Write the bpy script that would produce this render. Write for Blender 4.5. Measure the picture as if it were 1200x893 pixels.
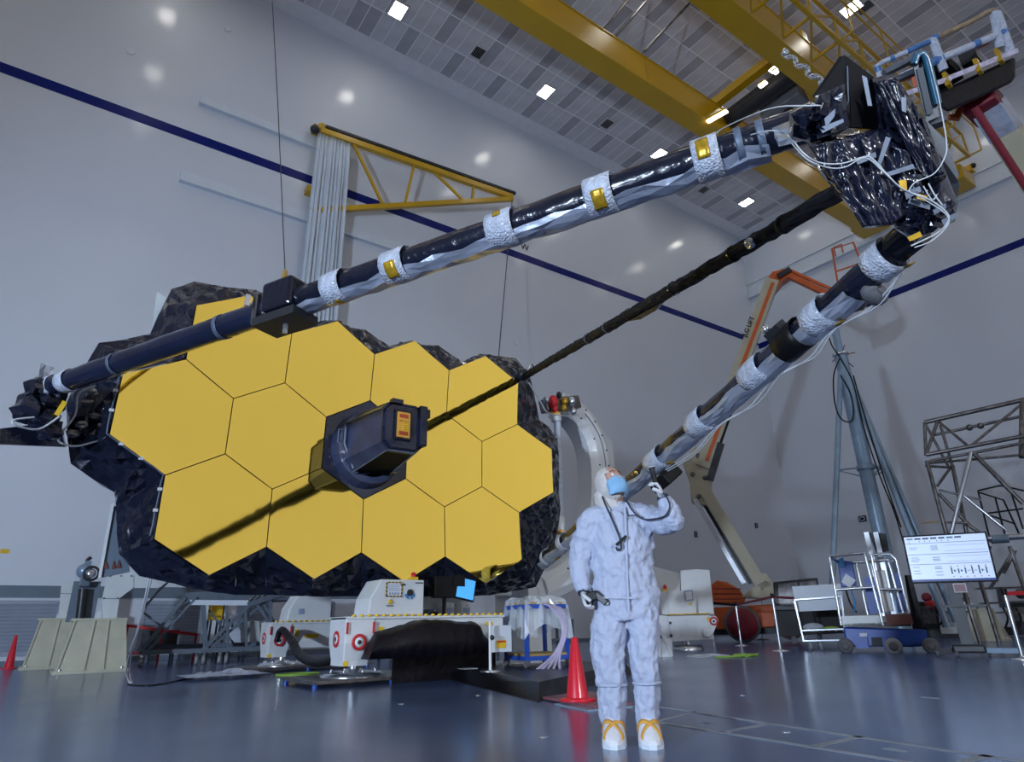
import bpy, bmesh, math, random
from mathutils import Vector, Matrix, noise

random.seed(7)
for o in list(bpy.data.objects):
    bpy.data.objects.remove(o)
scene = bpy.context.scene
COL = scene.collection
V = Vector
PI = math.pi

# ------------------------------------------------------------------ camera
# calibrated from the photograph: focal length in pixels, room axes seen by the camera
F = 753.4
H = 0.71                                     # lens height above the floor
RM = Matrix(((0.81621884, -0.57729896, -0.02264297),
             (0.18831651, 0.30289556, -0.93423293),
             (0.54619016, 0.75827448, 0.35594399)))   # room -> camera (x right, y down, z forward)
EYE = V((0, 0, H))
cam_data = bpy.data.cameras.new('camera')
cam = bpy.data.objects.new('camera', cam_data)
COL.objects.link(cam)
cam_data.sensor_width = 36
cam_data.lens = F / 1200 * 36
cam_data.clip_start = 0.05
cam_data.clip_end = 300
M = Matrix.Identity(4)
for i in range(3):
    M[i][0] = RM[0][i]
    M[i][1] = -RM[1][i]
    M[i][2] = -RM[2][i]
    M[i][3] = EYE[i]
cam.matrix_world = M
scene.camera = cam

# ------------------------------------------------------------------ world, lamps, exposure
YW, XW, ZC = 23.0, 37.5, 26.94               # far wall on the left of the picture, wall on the right, ceiling
YB, XB = -24.0, -22.0                        # the two walls behind and beside the camera
world = bpy.data.worlds.new('world')
scene.world = world
world.use_nodes = True
world.node_tree.nodes['Background'].inputs[0].default_value = (0.45, 0.6, 1.0, 1)
world.node_tree.nodes['Background'].inputs[1].default_value = 0.05

def lamp_spot(name, loc, target, energy, color, angle, blend, radius):
    d = bpy.data.lights.new(name, 'SPOT')
    d.energy = energy; d.color = color; d.spot_size = math.radians(angle); d.spot_blend = blend
    d.shadow_soft_size = radius
    o = bpy.data.objects.new(name, d)
    COL.objects.link(o)
    o.location = loc
    o.rotation_euler = (V(target) - V(loc)).to_track_quat('-Z', 'Y').to_euler()
    return o

lamp_spot('key_flood_lamp', (-14.0, -2.0, 2.6), (12, 17.5, 5.0), 10500, (0.64, 0.79, 1.0), 90, 0.7, 0.4)
lamp_spot('back_wall_fill', (10, -12.0, 0.6), (12, -24, 8), 10000, (1.0, 0.97, 0.92), 150, 0.5, 1.2)  # added unseen fill, brightens the rear wall that the gold mirror reflects
lamp_spot('front_flood_lamp', (2.0, -9.0, 4.5), (7.0, 9.5, 2.2), 1900, (0.85, 0.92, 1.0), 46, 0.8, 0.4)
LAMP_STRENGTH = 21.0                         # the ceiling panels' own light

vs = scene.view_settings
vs.view_transform = 'Standard'
vs.look = 'None'
vs.gamma = 1.0
vs.use_curve_mapping = False
vs.exposure = 0.32

# ------------------------------------------------------------------ pixel helpers
RT = RM.transposed()
def ray(x, y): return RT @ V((x - 600, y - 446.5, F))
def PY(x, y, Y):
    d = ray(x, y); return EYE + d * (Y / d.y)
def PX(x, y, X):
    d = ray(x, y); return EYE + d * (X / d.x)
def PZ(x, y, Z):
    d = ray(x, y); return EYE + d * ((Z - H) / d.z)
def PD(x, y, D): return EYE + ray(x, y) * (D / F)       # D metres in front of the lens
def PV(x, y, base):                                     # point above/below a base point, on its vertical plane
    d = ray(x, y); b = V(base)
    n = V((b.x, b.y, 0))
    return EYE + d * (n.length_squared / (d.x * n.x + d.y * n.y))
def pix(P):
    c = RM @ (V(P) - EYE); return 600 + F * c.x / c.z, 446.5 + F * c.y / c.z, c.z
def facing(P):
    """horizontal axes of something turned to the lens: right, away, up"""
    a = V((P[0], P[1], 0)).normalized()
    return V((a.y, -a.x, 0)), a, V((0, 0, 1))

# ------------------------------------------------------------------ materials
MATS = {}
def mat(name, col, rough=0.5, metal=0.0, var=0.12, vscale=3.0, bump=0.0, bscale=20.0, emit=None, estr=0.0,
        trans=0.0, alpha=1.0, coat=0.0, coat_rough=0.1, spec=0.5, stretch=None, kind='noise', ior=1.45):
    m = bpy.data.materials.new(name)
    m.use_nodes = True
    nt = m.node_tree
    b = nt.nodes['Principled BSDF']
    tc = nt.nodes.new('ShaderNodeTexCoord')
    mp = nt.nodes.new('ShaderNodeMapping')
    nt.links.new(tc.outputs['Object'], mp.inputs[0])
    if stretch: mp.inputs['Scale'].default_value = stretch
    nz = nt.nodes.new('ShaderNodeTexNoise')
    nz.inputs['Scale'].default_value = vscale
    nz.inputs['Detail'].default_value = 4
    nt.links.new(mp.outputs[0], nz.inputs['Vector'])
    rp = nt.nodes.new('ShaderNodeValToRGB')
    c = V(col[:3])
    lo = c * (1 - var); hi = c * (1 + var)
    rp.color_ramp.elements[0].position = 0.3
    rp.color_ramp.elements[1].position = 0.7
    rp.color_ramp.elements[0].color = (*[max(0, min(1, q)) for q in lo], 1)
    rp.color_ramp.elements[1].color = (*[max(0, min(1, q)) for q in hi], 1)
    nt.links.new(nz.outputs[0], rp.inputs[0])
    nt.links.new(rp.outputs[0], b.inputs['Base Color'])
    b.inputs['Roughness'].default_value = rough
    b.inputs['Metallic'].default_value = metal
    b.inputs['Specular IOR Level'].default_value = spec
    b.inputs['IOR'].default_value = ior
    b.inputs['Coat Weight'].default_value = coat
    b.inputs['Coat Roughness'].default_value = coat_rough
    b.inputs['Transmission Weight'].default_value = trans
    b.inputs['Alpha'].default_value = alpha
    if emit:
        b.inputs['Emission Color'].default_value = (*emit, 1)
        b.inputs['Emission Strength'].default_value = estr
    if bump:
        if kind == 'voronoi':
            n2 = nt.nodes.new('ShaderNodeTexVoronoi')
        else:
            n2 = nt.nodes.new('ShaderNodeTexNoise'); n2.inputs['Detail'].default_value = 3
        n2.inputs['Scale'].default_value = bscale
        nt.links.new(mp.outputs[0], n2.inputs['Vector'])
        bp = nt.nodes.new('ShaderNodeBump')
        bp.inputs['Strength'].default_value = bump
        bp.inputs['Distance'].default_value = 0.02
        nt.links.new(n2.outputs[0], bp.inputs['Height'])
        nt.links.new(bp.outputs[0], b.inputs['Normal'])
    MATS[name] = m
    return m

mat('wall', (0.62, 0.66, 0.74), 0.45, var=0.02, vscale=0.3, coat=0.35, coat_rough=0.13)
mat('wall_plain', (0.74, 0.75, 0.77), 0.6, var=0.02, vscale=0.3)
mat('rail_white', (0.62, 0.68, 0.76), 0.4, var=0.03)
mat('stripe_blue', (0.005, 0.014, 0.15), 0.3, spec=0.2, var=0.08, vscale=0.6)
mat('dado_grey', (0.13, 0.17, 0.22), 0.4, var=0.05)
mat('grille', (0.30, 0.34, 0.42), 0.5, var=0.06)
mat('ceil_base', (0.80, 0.80, 0.84), 0.7, var=0.04)
mat('tile_light', (0.60, 0.60, 0.65), 0.8, var=0.10, vscale=1.2)
mat('tile_dark', (0.40, 0.40, 0.45), 0.8, var=0.10, vscale=1.2)
mat('lamp_glow', (1, 1, 1), 0.5, var=0, emit=(1.0, 0.96, 0.88), estr=LAMP_STRENGTH)
mat('lamp_frame', (0.6, 0.6, 0.62), 0.4)
mat('crane_yellow', (0.56, 0.33, 0.010), 0.32, var=0.05, vscale=0.8, coat=0.3, coat_rough=0.15)
mat('crane_grey', (0.20, 0.20, 0.21), 0.5)
mat('dark_metal', (0.03, 0.032, 0.036), 0.4, metal=0.3)
mat('black', (0.006, 0.006, 0.007), 0.45, spec=0.25)
mat('curtain', (0.62, 0.68, 0.76), 0.75, var=0.05, vscale=1.0)
mat('gold', (1.0, 0.71, 0.125), 0.035, metal=1.0, var=0.015, vscale=1.0)
mat('gold_edge', (0.06, 0.05, 0.04), 0.4, metal=0.5)
mat('blanket', (0.008, 0.010, 0.022), 0.2, var=0.3, vscale=2.0, bump=0.7, bscale=9, coat=0.3, coat_rough=0.08, spec=0.4)
mat('blanket_navy', (0.010, 0.014, 0.036), 0.2, var=0.3, vscale=3.0, bump=0.3, bscale=6, coat=0.5, coat_rough=0.08)
mat('wrap_black', (0.006, 0.006, 0.010), 0.6, var=0.3, vscale=6, bump=0.5, bscale=14, spec=0.2)
mat('panel_navy', (0.030, 0.042, 0.105), 0.28, var=0.25, vscale=3.0, bump=0.25, bscale=6, coat=0.5, coat_rough=0.1)
mat('panel_dark', (0.004, 0.005, 0.008), 0.6, spec=0.2)
mat('foil', (0.46, 0.50, 0.60), 0.32, metal=0.55, var=0.15, vscale=5, bump=0.55, bscale=9)
mat('bubble', (0.50, 0.54, 0.64), 0.35, var=0.18, vscale=20, bump=0.6, bscale=60, kind='voronoi', coat=0.4)
mat('gold_tape', (0.50, 0.30, 0.02), 0.3, metal=0.4, var=0.3, vscale=20)
mat('tape_silver', (0.11, 0.14, 0.20), 0.45, metal=0.3, var=0.2, vscale=10)
mat('white_paint', (0.66, 0.68, 0.70), 0.35, var=0.05, vscale=2.0, coat=0.2)
mat('white_cable', (0.55, 0.57, 0.60), 0.5)
mat('red_sign', (0.55, 0.02, 0.03), 0.5)
mat('yellow_sign', (0.75, 0.48, 0.02), 0.5)
mat('blue_sign', (0.04, 0.25, 0.55), 0.5)
mat('steel', (0.60, 0.62, 0.66), 0.25, metal=0.9, var=0.1)
mat('steel_dark', (0.16, 0.15, 0.15), 0.35, metal=0.8, var=0.4, vscale=6)
mat('grey_paint', (0.10, 0.13, 0.17), 0.45, var=0.15)
mat('frame_grey', (0.06, 0.07, 0.09), 0.45, metal=0.2)
mat('teal_edge', (0.015, 0.08, 0.14), 0.25, coat=0.4)
mat('tower_blue', (0.24, 0.33, 0.43), 0.35, metal=0.3, var=0.12)
mat('cream', (0.50, 0.49, 0.38), 0.45, var=0.08)
mat('bracket_white', (0.58, 0.62, 0.64), 0.45, var=0.06)
mat('orange', (0.55, 0.10, 0.015), 0.4, var=0.1, coat=0.2)
mat('tan', (0.44, 0.40, 0.29), 0.4, var=0.06, coat=0.2)
mat('red', (0.62, 0.012, 0.03), 0.3, var=0.06, coat=0.4)
mat('red_dark', (0.20, 0.012, 0.025), 0.5)
mat('lift_blue', (0.008, 0.06, 0.36), 0.35, var=0.15, coat=0.3)
mat('cart_blue', (0.02, 0.08, 0.42), 0.4)
mat('rubber', (0.12, 0.12, 0.13), 0.7)
mat('wheel_grey', (0.28, 0.29, 0.31), 0.6)
mat('plastic_clear', (0.75, 0.82, 0.92), 0.12, var=0.1, alpha=0.5, bump=0.5, bscale=12, coat=0.6)
mat('plastic_violet', (0.55, 0.50, 0.70), 0.15, var=0.2, alpha=0.6, bump=0.3, bscale=12, coat=0.5)
mat('black_cloth', (0.005, 0.004, 0.007), 0.42, var=0.3, vscale=4, bump=0.7, bscale=7, spec=0.3)
mat('platform', (0.005, 0.005, 0.007), 0.3, spec=0.3, var=0.2)
mat('wood', (0.40, 0.27, 0.08), 0.5, var=0.2)
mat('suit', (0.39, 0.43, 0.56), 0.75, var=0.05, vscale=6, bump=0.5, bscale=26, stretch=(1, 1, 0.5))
mat('hood_cloth', (0.50, 0.47, 0.46), 0.75, var=0.08, vscale=20, bump=0.4, bscale=40)
mat('mask_blue', (0.20, 0.40, 0.62), 0.7, var=0.08, vscale=20, bump=0.3, bscale=50)
mat('skin', (0.42, 0.25, 0.19), 0.5, var=0.08, vscale=10)
mat('eye_white', (0.8, 0.8, 0.8), 0.3)
mat('glove', (0.52, 0.53, 0.57), 0.55, var=0.05)
mat('boot_white', (0.68, 0.68, 0.71), 0.6, var=0.05, bump=0.3, bscale=30)
mat('strap_orange', (0.72, 0.36, 0.05), 0.5)
mat('navy_cloth', (0.02, 0.025, 0.05), 0.6)
mat('screen_white', (0.5, 0.6, 0.8), 0.3, var=0.02, emit=(0.60, 0.75, 1.0), estr=0.42)
mat('screen_blue', (0.05, 0.2, 0.5), 0.3, var=0.02, emit=(0.06, 0.36, 0.9), estr=0.8)
mat('screen_ink', (0.02, 0.04, 0.12), 0.4)
mat('screen_grey', (0.30, 0.36, 0.5), 0.4)
mat('screen_teal', (0.03, 0.25, 0.3), 0.4)
mat('paper', (0.72, 0.74, 0.78), 0.7)
mat('green_hose', (0.25, 0.42, 0.06), 0.5)
mat('tape_line', (0.25, 0.28, 0.33), 0.4, var=0.15)
mat('red_brown', (0.16, 0.05, 0.04), 0.5)
mat('mat_pink', (0.22, 0.08, 0.10), 0.35, var=0.2)

def floor_material():
    m = mat('floor', (0.072, 0.118, 0.26), 0.2, var=0.18, vscale=0.5, spec=0.9)
    nt = m.node_tree; b = nt.nodes['Principled BSDF']
    tc = nt.nodes.new('ShaderNodeTexCoord')
    n1 = nt.nodes.new('ShaderNodeTexNoise'); n1.inputs['Scale'].default_value = 0.8; n1.inputs['Detail'].default_value = 5
    mr = nt.nodes.new('ShaderNodeMapRange')
    mr.inputs['To Min'].default_value = 0.13; mr.inputs['To Max'].default_value = 0.26
    nt.links.new(tc.outputs['Object'], n1.inputs['Vector'])
    nt.links.new(n1.outputs[0], mr.inputs['Value'])
    nt.links.new(mr.outputs[0], b.inputs['Roughness'])
    n2 = nt.nodes.new('ShaderNodeTexNoise'); n2.inputs['Scale'].default_value = 45; n2.inputs['Detail'].default_value = 2
    nt.links.new(tc.outputs['Object'], n2.inputs['Vector'])
    bp = nt.nodes.new('ShaderNodeBump'); bp.inputs['Strength'].default_value = 0.05; bp.inputs['Distance'].default_value = 0.02
    nt.links.new(n2.outputs[0], bp.inputs['Height']); nt.links.new(bp.outputs[0], b.inputs['Normal'])
floor_material()

# ------------------------------------------------------------------ mesh builder
ORG = {}
def perp(d, hint=None):
    d = d.normalized()
    h = hint if hint is not None else V((0, 0, 1))
    if abs(d.dot(h.normalized())) > 0.98: h = V((1, 0, 0)) if abs(d.x) < 0.9 else V((0, 1, 0))
    a = (h - d * h.dot(d)).normalized()
    return a, d.cross(a)

class MB:
    def __init__(s): s.v = []; s.f = []; s.sm = []
    def add(s, pts, faces, smooth=False):
        o = len(s.v); s.v += [V(p) for p in pts]
        s.f += [tuple(i + o for i in f) for f in faces]
        s.sm += [smooth] * len(faces)
        return s
    def poly(s, *pts): return s.add(pts, [tuple(range(len(pts)))])
    def box(s, c, size, ax=None):
        c = V(c); X, Y, Z = ax or (V((1, 0, 0)), V((0, 1, 0)), V((0, 0, 1)))
        a, b, h = X * (size[0] / 2), Y * (size[1] / 2), Z * (size[2] / 2)
        p = [c + a * i + b * j + h * k for k in (-1, 1) for j in (-1, 1) for i in (-1, 1)]
        return s.add(p, [(0, 2, 3, 1), (4, 5, 7, 6), (0, 1, 5, 4), (2, 6, 7, 3), (0, 4, 6, 2), (1, 3, 7, 5)])
    def span(s, lo, hi):
        lo, hi = V(lo), V(hi)
        return s.box((lo + hi) / 2, hi - lo)
    def bar(s, p, q, w, h=None, up=None):
        p, q = V(p), V(q); d = q - p
        if d.length < 1e-6: return s
        a, b = perp(d, up)
        return s.box((p + q) / 2, (d.length, w, h or w), (d.normalized(), b, a))
    def tube(s, p, q, r, r2=None, n=8, caps=True):
        p, q = V(p), V(q); a, b = perp(q - p); r2 = r if r2 is None else r2
        pts = []
        for c, rr in ((p, r), (q, r2)):
            for i in range(n):
                t = 2 * PI * i / n; pts.append(c + (a * math.cos(t) + b * math.sin(t)) * rr)
        s.add(pts, [(i, (i + 1) % n, n + (i + 1) % n, n + i) for i in range(n)], True)
        if caps: s.add(pts, [tuple(range(n - 1, -1, -1)), tuple(range(n, 2 * n))])
        return s
    def path(s, pts, r, n=6, caps=True):
        pts = [V(p) for p in pts]; rings = []
        a = None
        for i, p in enumerate(pts):
            d = (pts[min(i + 1, len(pts) - 1)] - pts[max(i - 1, 0)])
            if d.length < 1e-9: d = V((0, 0, 1))
            a, b = perp(d, a) if a is not None else perp(d)
            rr = r[i] if isinstance(r, (list, tuple)) else r
            rings.append([p + (a * math.cos(2 * PI * k / n) + b * math.sin(2 * PI * k / n)) * rr for k in range(n)])
        o = [q for g in rings for q in g]
        s.add(o, [(j * n + k, j * n + (k + 1) % n, (j + 1) * n + (k + 1) % n, (j + 1) * n + k) for j in range(len(pts) - 1) for k in range(n)], True)
        if caps: s.add(o, [tuple(range(n - 1, -1, -1)), tuple(range(len(o) - n, len(o)))])
        return s
    def lathe(s, base, axis, prof, n=20, smooth=True):
        base = V(base); ax = V(axis).normalized(); a, b = perp(ax); o = []
        for r, t in prof:
            for k in range(n):
                u = 2 * PI * k / n; o.append(base + ax * t + (a * math.cos(u) + b * math.sin(u)) * r)
        m = len(prof)
        s.add(o, [(j * n + k, j * n + (k + 1) % n, (j + 1) * n + (k + 1) % n, (j + 1) * n + k) for j in range(m - 1) for k in range(n)], smooth)
        s.add(o, [tuple(range(n - 1, -1, -1)), tuple(range((m - 1) * n, m * n))])
        return s
    def prism(s, pts, vec):
        pts = [V(p) for p in pts]; n = len(pts); vec = V(vec)
        o = pts + [p + vec for p in pts]
        return s.add(o, [tuple(range(n - 1, -1, -1)), tuple(range(n, 2 * n))] + [(i, (i + 1) % n, n + (i + 1) % n, n + i) for i in range(n)])
    def loft(s, rings, smooth=True, caps=True):
        n = len(rings[0]); o = [V(p) for g in rings for p in g]
        s.add(o, [(j * n + k, j * n + (k + 1) % n, (j + 1) * n + (k + 1) % n, (j + 1) * n + k) for j in range(len(rings) - 1) for k in range(n)], smooth)
        if caps: s.add(o, [tuple(range(n - 1, -1, -1)), tuple(range(len(o) - n, len(o)))])
        return s
    def sph(s, c, r, n=12, m=8, scale=(1, 1, 1), ax=None):
        c = V(c); X, Y, Z = ax or (V((1, 0, 0)), V((0, 1, 0)), V((0, 0, 1)))
        rings = []
        for j in range(m + 1):
            t = PI * (0.02 + 0.96 * j / m)
            rings.append([c + X * (r * scale[0] * math.sin(t) * math.cos(2 * PI * k / n)) + Y * (r * scale[1] * math.sin(t) * math.sin(2 * PI * k / n)) - Z * (r * scale[2] * math.cos(t)) for k in range(n)])
        return s.loft(rings)
    def grid(s, fn, nu, nv, smooth=False, tri=False):
        o = [V(fn(i / nu, j / nv)) for j in range(nv + 1) for i in range(nu + 1)]
        fs = []
        for j in range(nv):
            for i in range(nu):
                q = (j * (nu + 1) + i, j * (nu + 1) + i + 1, (j + 1) * (nu + 1) + i + 1, (j + 1) * (nu + 1) + i)
                if tri:
                    if (i + j) % 2: fs += [(q[0], q[1], q[2]), (q[0], q[2], q[3])]
                    else: fs += [(q[0], q[1], q[3]), (q[1], q[2], q[3])]
                else: fs.append(q)
        return s.add(o, fs, smooth)
    def sheet(s, a, b, c, d, nu, nv, amp, seed=0, thick=0.0, hold=True):
        """crumpled blanket between four corners a b c d"""
        a, b, c, d = V(a), V(b), V(c), V(d)
        n = (b - a).cross(d - a)
        if n.length < 1e-9: n = V((0, -1, 0))
        n.normalize(); rnd = random.Random(seed)
        table = {}
        def fn(u, v):
            p = (a * (1 - u) + b * u) * (1 - v) + (d * (1 - u) + c * u) * v
            k = (round(u * nu), round(v * nv))
            w = 1.0
            if hold and (k[0] in (0, nu) or k[1] in (0, nv)): w = 0.15
            if k not in table: table[k] = rnd.uniform(-1, 1)
            return p + n * (amp * table[k] * w)
        s.grid(fn, nu, nv, tri=True)
        if thick:
            off = -n * thick
            o = [a, b, c, d, a + off, b + off, c + off, d + off]
            s.add(o, [(4, 7, 6, 5), (0, 4, 5, 1), (1, 5, 6, 2), (2, 6, 7, 3), (3, 7, 4, 0)])
        return s
    def crumple(s, c, size, seed=0, ax=None, n=9, m=6, amp=0.28):
        """angular crumpled lump"""
        c = V(c); X, Y, Z = ax or (V((1, 0, 0)), V((0, 1, 0)), V((0, 0, 1))); rnd = random.Random(seed); rings = []
        sq = lambda q: math.copysign(abs(q) ** 0.6, q)
        for j in range(m + 1):
            t = PI * (0.03 + 0.94 * j / m)
            rings.append([c + X * (size[0] / 2 * math.sin(t) ** 0.5 * sq(math.cos(2 * PI * k / n)) * (1 + rnd.uniform(-amp, amp))) + Y * (size[1] / 2 * math.sin(t) ** 0.5 * sq(math.sin(2 * PI * k / n)) * (1 + rnd.uniform(-amp, amp))) - Z * (size[2] / 2 * math.cos(t) * (1 + rnd.uniform(-amp, amp))) for k in range(n)])
        return s.loft(rings, smooth=False)
    def build(s, name, material, parent=None, bevel=0.0, kind=None, weld=False):
        org = V((0, 0, 0))
        if parent is not None: org = ORG[parent.name]
        me = bpy.data.meshes.new(name)
        me.from_pydata([p - org for p in s.v], [], s.f)
        me.polygons.foreach_set('use_smooth', s.sm)
        if weld:
            bm = bmesh.new(); bm.from_mesh(me); bmesh.ops.remove_doubles(bm, verts=bm.verts, dist=1e-4)
            bmesh.ops.recalc_face_normals(bm, faces=bm.faces); bm.to_mesh(me); bm.free()
        me.update()
        me.materials.append(MATS[material])
        o = bpy.data.objects.new(name, me)
        COL.objects.link(o)
        if parent is not None:
            o.parent = parent
            ORG[o.name] = org
        else: ORG[o.name] = V((0, 0, 0))
        if bevel:
            md = o.modifiers.new('bevel', 'BEVEL'); md.width = bevel; md.segments = 2; md.limit_method = 'ANGLE'
        if kind: o['kind'] = kind
        return o

def thing(name, label, cat, loc, group=None):
    o = bpy.data.objects.new(name, None)
    COL.objects.link(o)
    o.location = loc; o.empty_display_size = 0.2
    o['label'] = label; o['category'] = cat
    if group: o['group'] = group
    ORG[o.name] = V(loc)
    return o
def tag(o, label, cat, group=None):
    o['label'] = label; o['category'] = cat
    if group: o['group'] = group
    return o
def center(o):
    """give a one-mesh thing its origin at the middle of its foot"""
    me = o.data
    lo = V((min(v.co.x for v in me.vertices), min(v.co.y for v in me.vertices), min(v.co.z for v in me.vertices)))
    hi = V((max(v.co.x for v in me.vertices), max(v.co.y for v in me.vertices), max(v.co.z for v in me.vertices)))
    c = V(((lo.x + hi.x) / 2, (lo.y + hi.y) / 2, lo.z))
    for v in me.vertices: v.co -= c
    o.location = c; ORG[o.name] = c
    return o
def copy_tree(o, parent=None):
    c = o.copy(); COL.objects.link(c)
    if parent is not None: c.parent = parent
    for ch in [x for x in COL.objects if x.parent == o]: copy_tree(ch, c)
    return c
def lerp(a, b, t): return V(a) * (1 - t) + V(b) * t
def sag(p, q, drop, n=10, jit=0.0, seed=1):
    r = random.Random(seed); out = []
    for i in range(n + 1):
        t = i / n
        out.append(lerp(p, q, t) - V((0, 0, drop * 4 * t * (1 - t))) + V((r.uniform(-jit, jit), r.uniform(-jit, jit), r.uniform(-jit, jit))))
    return out
def smooth_path(pts, k=5):
    pts = [V(p) for p in pts]; out = []
    for i in range(len(pts) - 1):
        p0, p1, p2, p3 = pts[max(i - 1, 0)], pts[i], pts[i + 1], pts[min(i + 2, len(pts) - 1)]
        for j in range(k):
            t = j / k
            out.append(0.5 * ((2 * p1) + (p2 - p0) * t + (2 * p0 - 5 * p1 + 4 * p2 - p3) * t * t + (3 * p1 - p0 - 3 * p2 + p3) * t ** 3))
    out.append(pts[-1]); return out
def text_mesh(txt, name, size, origin, right, up, material, parent, depth=0.004, align='CENTER'):
    cu = bpy.data.curves.new(name, 'FONT'); cu.body = txt; cu.size = size; cu.extrude = depth; cu.align_x = align; cu.align_y = 'CENTER'
    cu.offset = size * 0.012
    t = bpy.data.objects.new(name + '_tmp', cu); COL.objects.link(t)
    bpy.context.view_layer.update()
    me = bpy.data.meshes.new_from_object(t.evaluated_get(bpy.context.evaluated_depsgraph_get()))
    bpy.data.objects.remove(t)
    right = V(right).normalized(); up = V(up).normalized(); nrm = right.cross(up)
    org = ORG[parent.name]
    for v in me.vertices: v.co = V(origin) + right * v.co.x + up * v.co.y + nrm * v.co.z - org
    me.materials.clear(); me.materials.append(MATS[material])
    o = bpy.data.objects.new(name, me); COL.objects.link(o); o.parent = parent; ORG[o.name] = org
    return o
UX, UY, UZ = V((1, 0, 0)), V((0, 1, 0)), V((0, 0, 1))

class Plane:
    """vertical plane through a floor point, turned to the lens; photo points are set on it at its own distance"""
    def __init__(s, base): s.b = V((base[0], base[1], 0)); s.r, s.a, s.u = facing(s.b)
    def p(s, x, y, off=0.0):
        return PV(x, y, s.b + s.a * off)
    def quad(s, name, material, parent, px_, thick, off=0.0, bevel=0.0):
        pts = [s.p(x, y, off) for x, y in px_]
        return MB().prism(pts, s.a * thick).build(name, material, parent, bevel=bevel)
    def rod(s, name, material, parent, px_, r, off=0.0, n=8, smooth=False):
        pts = [s.p(q[0], q[1], off if len(q) < 3 else q[2]) for q in px_]
        if smooth: pts = smooth_path(pts)
        return MB().path(pts, r, n).build(name, material, parent)
    def bar(s, name, material, parent, a, b, w, h=None, off=0.0, off2=None):
        return MB().bar(s.p(*a, off), s.p(*b, off if off2 is None else off2), w, h or w, s.a).build(name, material, parent)


# ================================================================== the setting
def structure(name, mb, m, parent=None):
    o = mb.build(name, m, parent)
    o['kind'] = 'structure'
    return o
floor = structure('floor', MB().span((XB, YB, -0.3), (XW, YW, 0)), 'floor')
wall_left = structure('wall_left', MB().span((XB, YW, 0), (XW, YW + 0.3, ZC)), 'wall')
wall_right = structure('wall_right', MB().span((XW, YB, 0), (XW + 0.3, YW, ZC)), 'wall')
wall_back = structure('wall_back', MB().span((XB, YB - 0.3, 0), (XW, YB, ZC)), 'wall_plain')
wall_side = structure('wall_side', MB().span((XB - 0.3, YB, 0), (XB, YW, ZC)), 'wall_plain')
ceiling = structure('ceiling', MB().span((XB, YB, ZC), (XW, YW, ZC + 0.3)), 'ceil_base')

# blue stripe round the hall, wall ledges, grey band above the return-air grilles
structure('trim_1', MB().span((XB, YW - 0.02, 18.36), (XW - 0.02, YW, 18.76)), 'stripe_blue')
structure('trim_2', MB().span((XW - 0.02, YB, 18.05), (XW, YW - 0.02, 18.45)), 'stripe_blue')
def ledge(name, lo, hi, lip):
    mb = MB().span(lo, hi)
    structure(name, mb, 'rail_white')
structure('trim_3', MB().span((1.7, YW - 0.12, 20.2), (6.6, YW, 20.55)).span((1.7, YW - 0.2, 20.13), (6.6, YW, 20.2)), 'rail_white')
structure('trim_4', MB().span((1.55, YW - 0.12, 16.45), (11.0, YW, 16.85)).span((1.55, YW - 0.2, 16.38), (11.0, YW, 16.45)), 'rail_white')
structure('trim_5', MB().span((XW - 0.10, -6, 22.0), (XW, YW, 22.95)).span((XW - 0.25, -6, 21.9), (XW, YW, 22.02)).span((XW - 0.2, -6, 22.95), (XW, YW, 23.05)), 'rail_white')
structure('trim_6', MB().span((XB, YW - 0.05, 1.74), (13.9, YW, 2.06)), 'dado_grey')
structure('baseboard_left', MB().span((XB, YW - 0.04, 0), (XW, YW, 0.14)), 'dado_grey')
structure('baseboard_right', MB().span((XW - 0.04, YB, 0), (XW, YW - 0.04, 0.14)), 'dado_grey')

# return-air grilles along the foot of the left wall: a frame and its blades
for cx, w in ((-0.1, 1.6), (3.6, 1.6), (5.95, 1.1), (7.9, 1.5), (10.3, 1.5), (12.7, 1.5)):
    g = MB()
    z0, z1 = 0.30, 1.62
    for x in (cx - w / 2, cx + w / 2): g.span((x - 0.05, YW - 0.06, z0), (x + 0.05, YW, z1))
    for z in (z0, z1): g.span((cx - w / 2, YW - 0.06, z - 0.05), (cx + w / 2, YW, z + 0.05))
    g.span((cx - w / 2, YW - 0.012, z0), (cx + w / 2, YW - 0.002, z1))
    go = structure('louver_grille', g, 'grille', wall_left)
    for i in range(13):
        z = z0 + 0.1 + i * 0.094
        MB().bar((cx - w / 2 + 0.05, YW - 0.035, z), (cx + w / 2 - 0.05, YW - 0.035, z), 0.008, 0.075, V((0, -0.5, 1))).build('slat', 'grille', go)
for x, y, r in ((153, 60, 0.16), (267, 34, 0.15), (605, 401, 0.17)):
    p = PY(x, y, YW)
    MB().lathe(p, (0, -1, 0), ((r, 0), (r, 0.02), (r * 0.9, 0.03)), 20).build('wall_cap', 'rail_white', wall_left)
text_mesh('W', 'letter', 0.52, PY(615, 290, YW - 0.005), UX, UZ, 'black', wall_left)
p = PY(5.5, 646, YW)
MB().span(p - V((0.1, 0.02, 0.06)), p + V((0.1, 0, 0.06))).build('wall_tag', 'yellow_sign', wall_left)
def wall_box(x, y, w, h, left=True):
    if left:
        p = PY(x, y, YW); f_, r_ = V((0, -1, 0)), UX
    else:
        p = PX(x, y, XW); f_, r_ = V((-1, 0, 0)), V((0, -1, 0))
    pa = wall_left if left else wall_right
    ax = (r_, f_, UZ)
    o = MB().box(p + f_ * 0.03, (w, 0.06, h), ax).build('wall_box', 'dark_metal', pa)
    MB().box(p + f_ * 0.065, (w * 0.72, 0.012, h * 0.66), ax).build('face_plate', 'screen_grey', o)
    MB().box(p + f_ * 0.075, (w * 0.45, 0.012, h * 0.36), ax).build('dial', 'black', o)
wall_box(886, 616, 0.22, 0.28)
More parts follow.
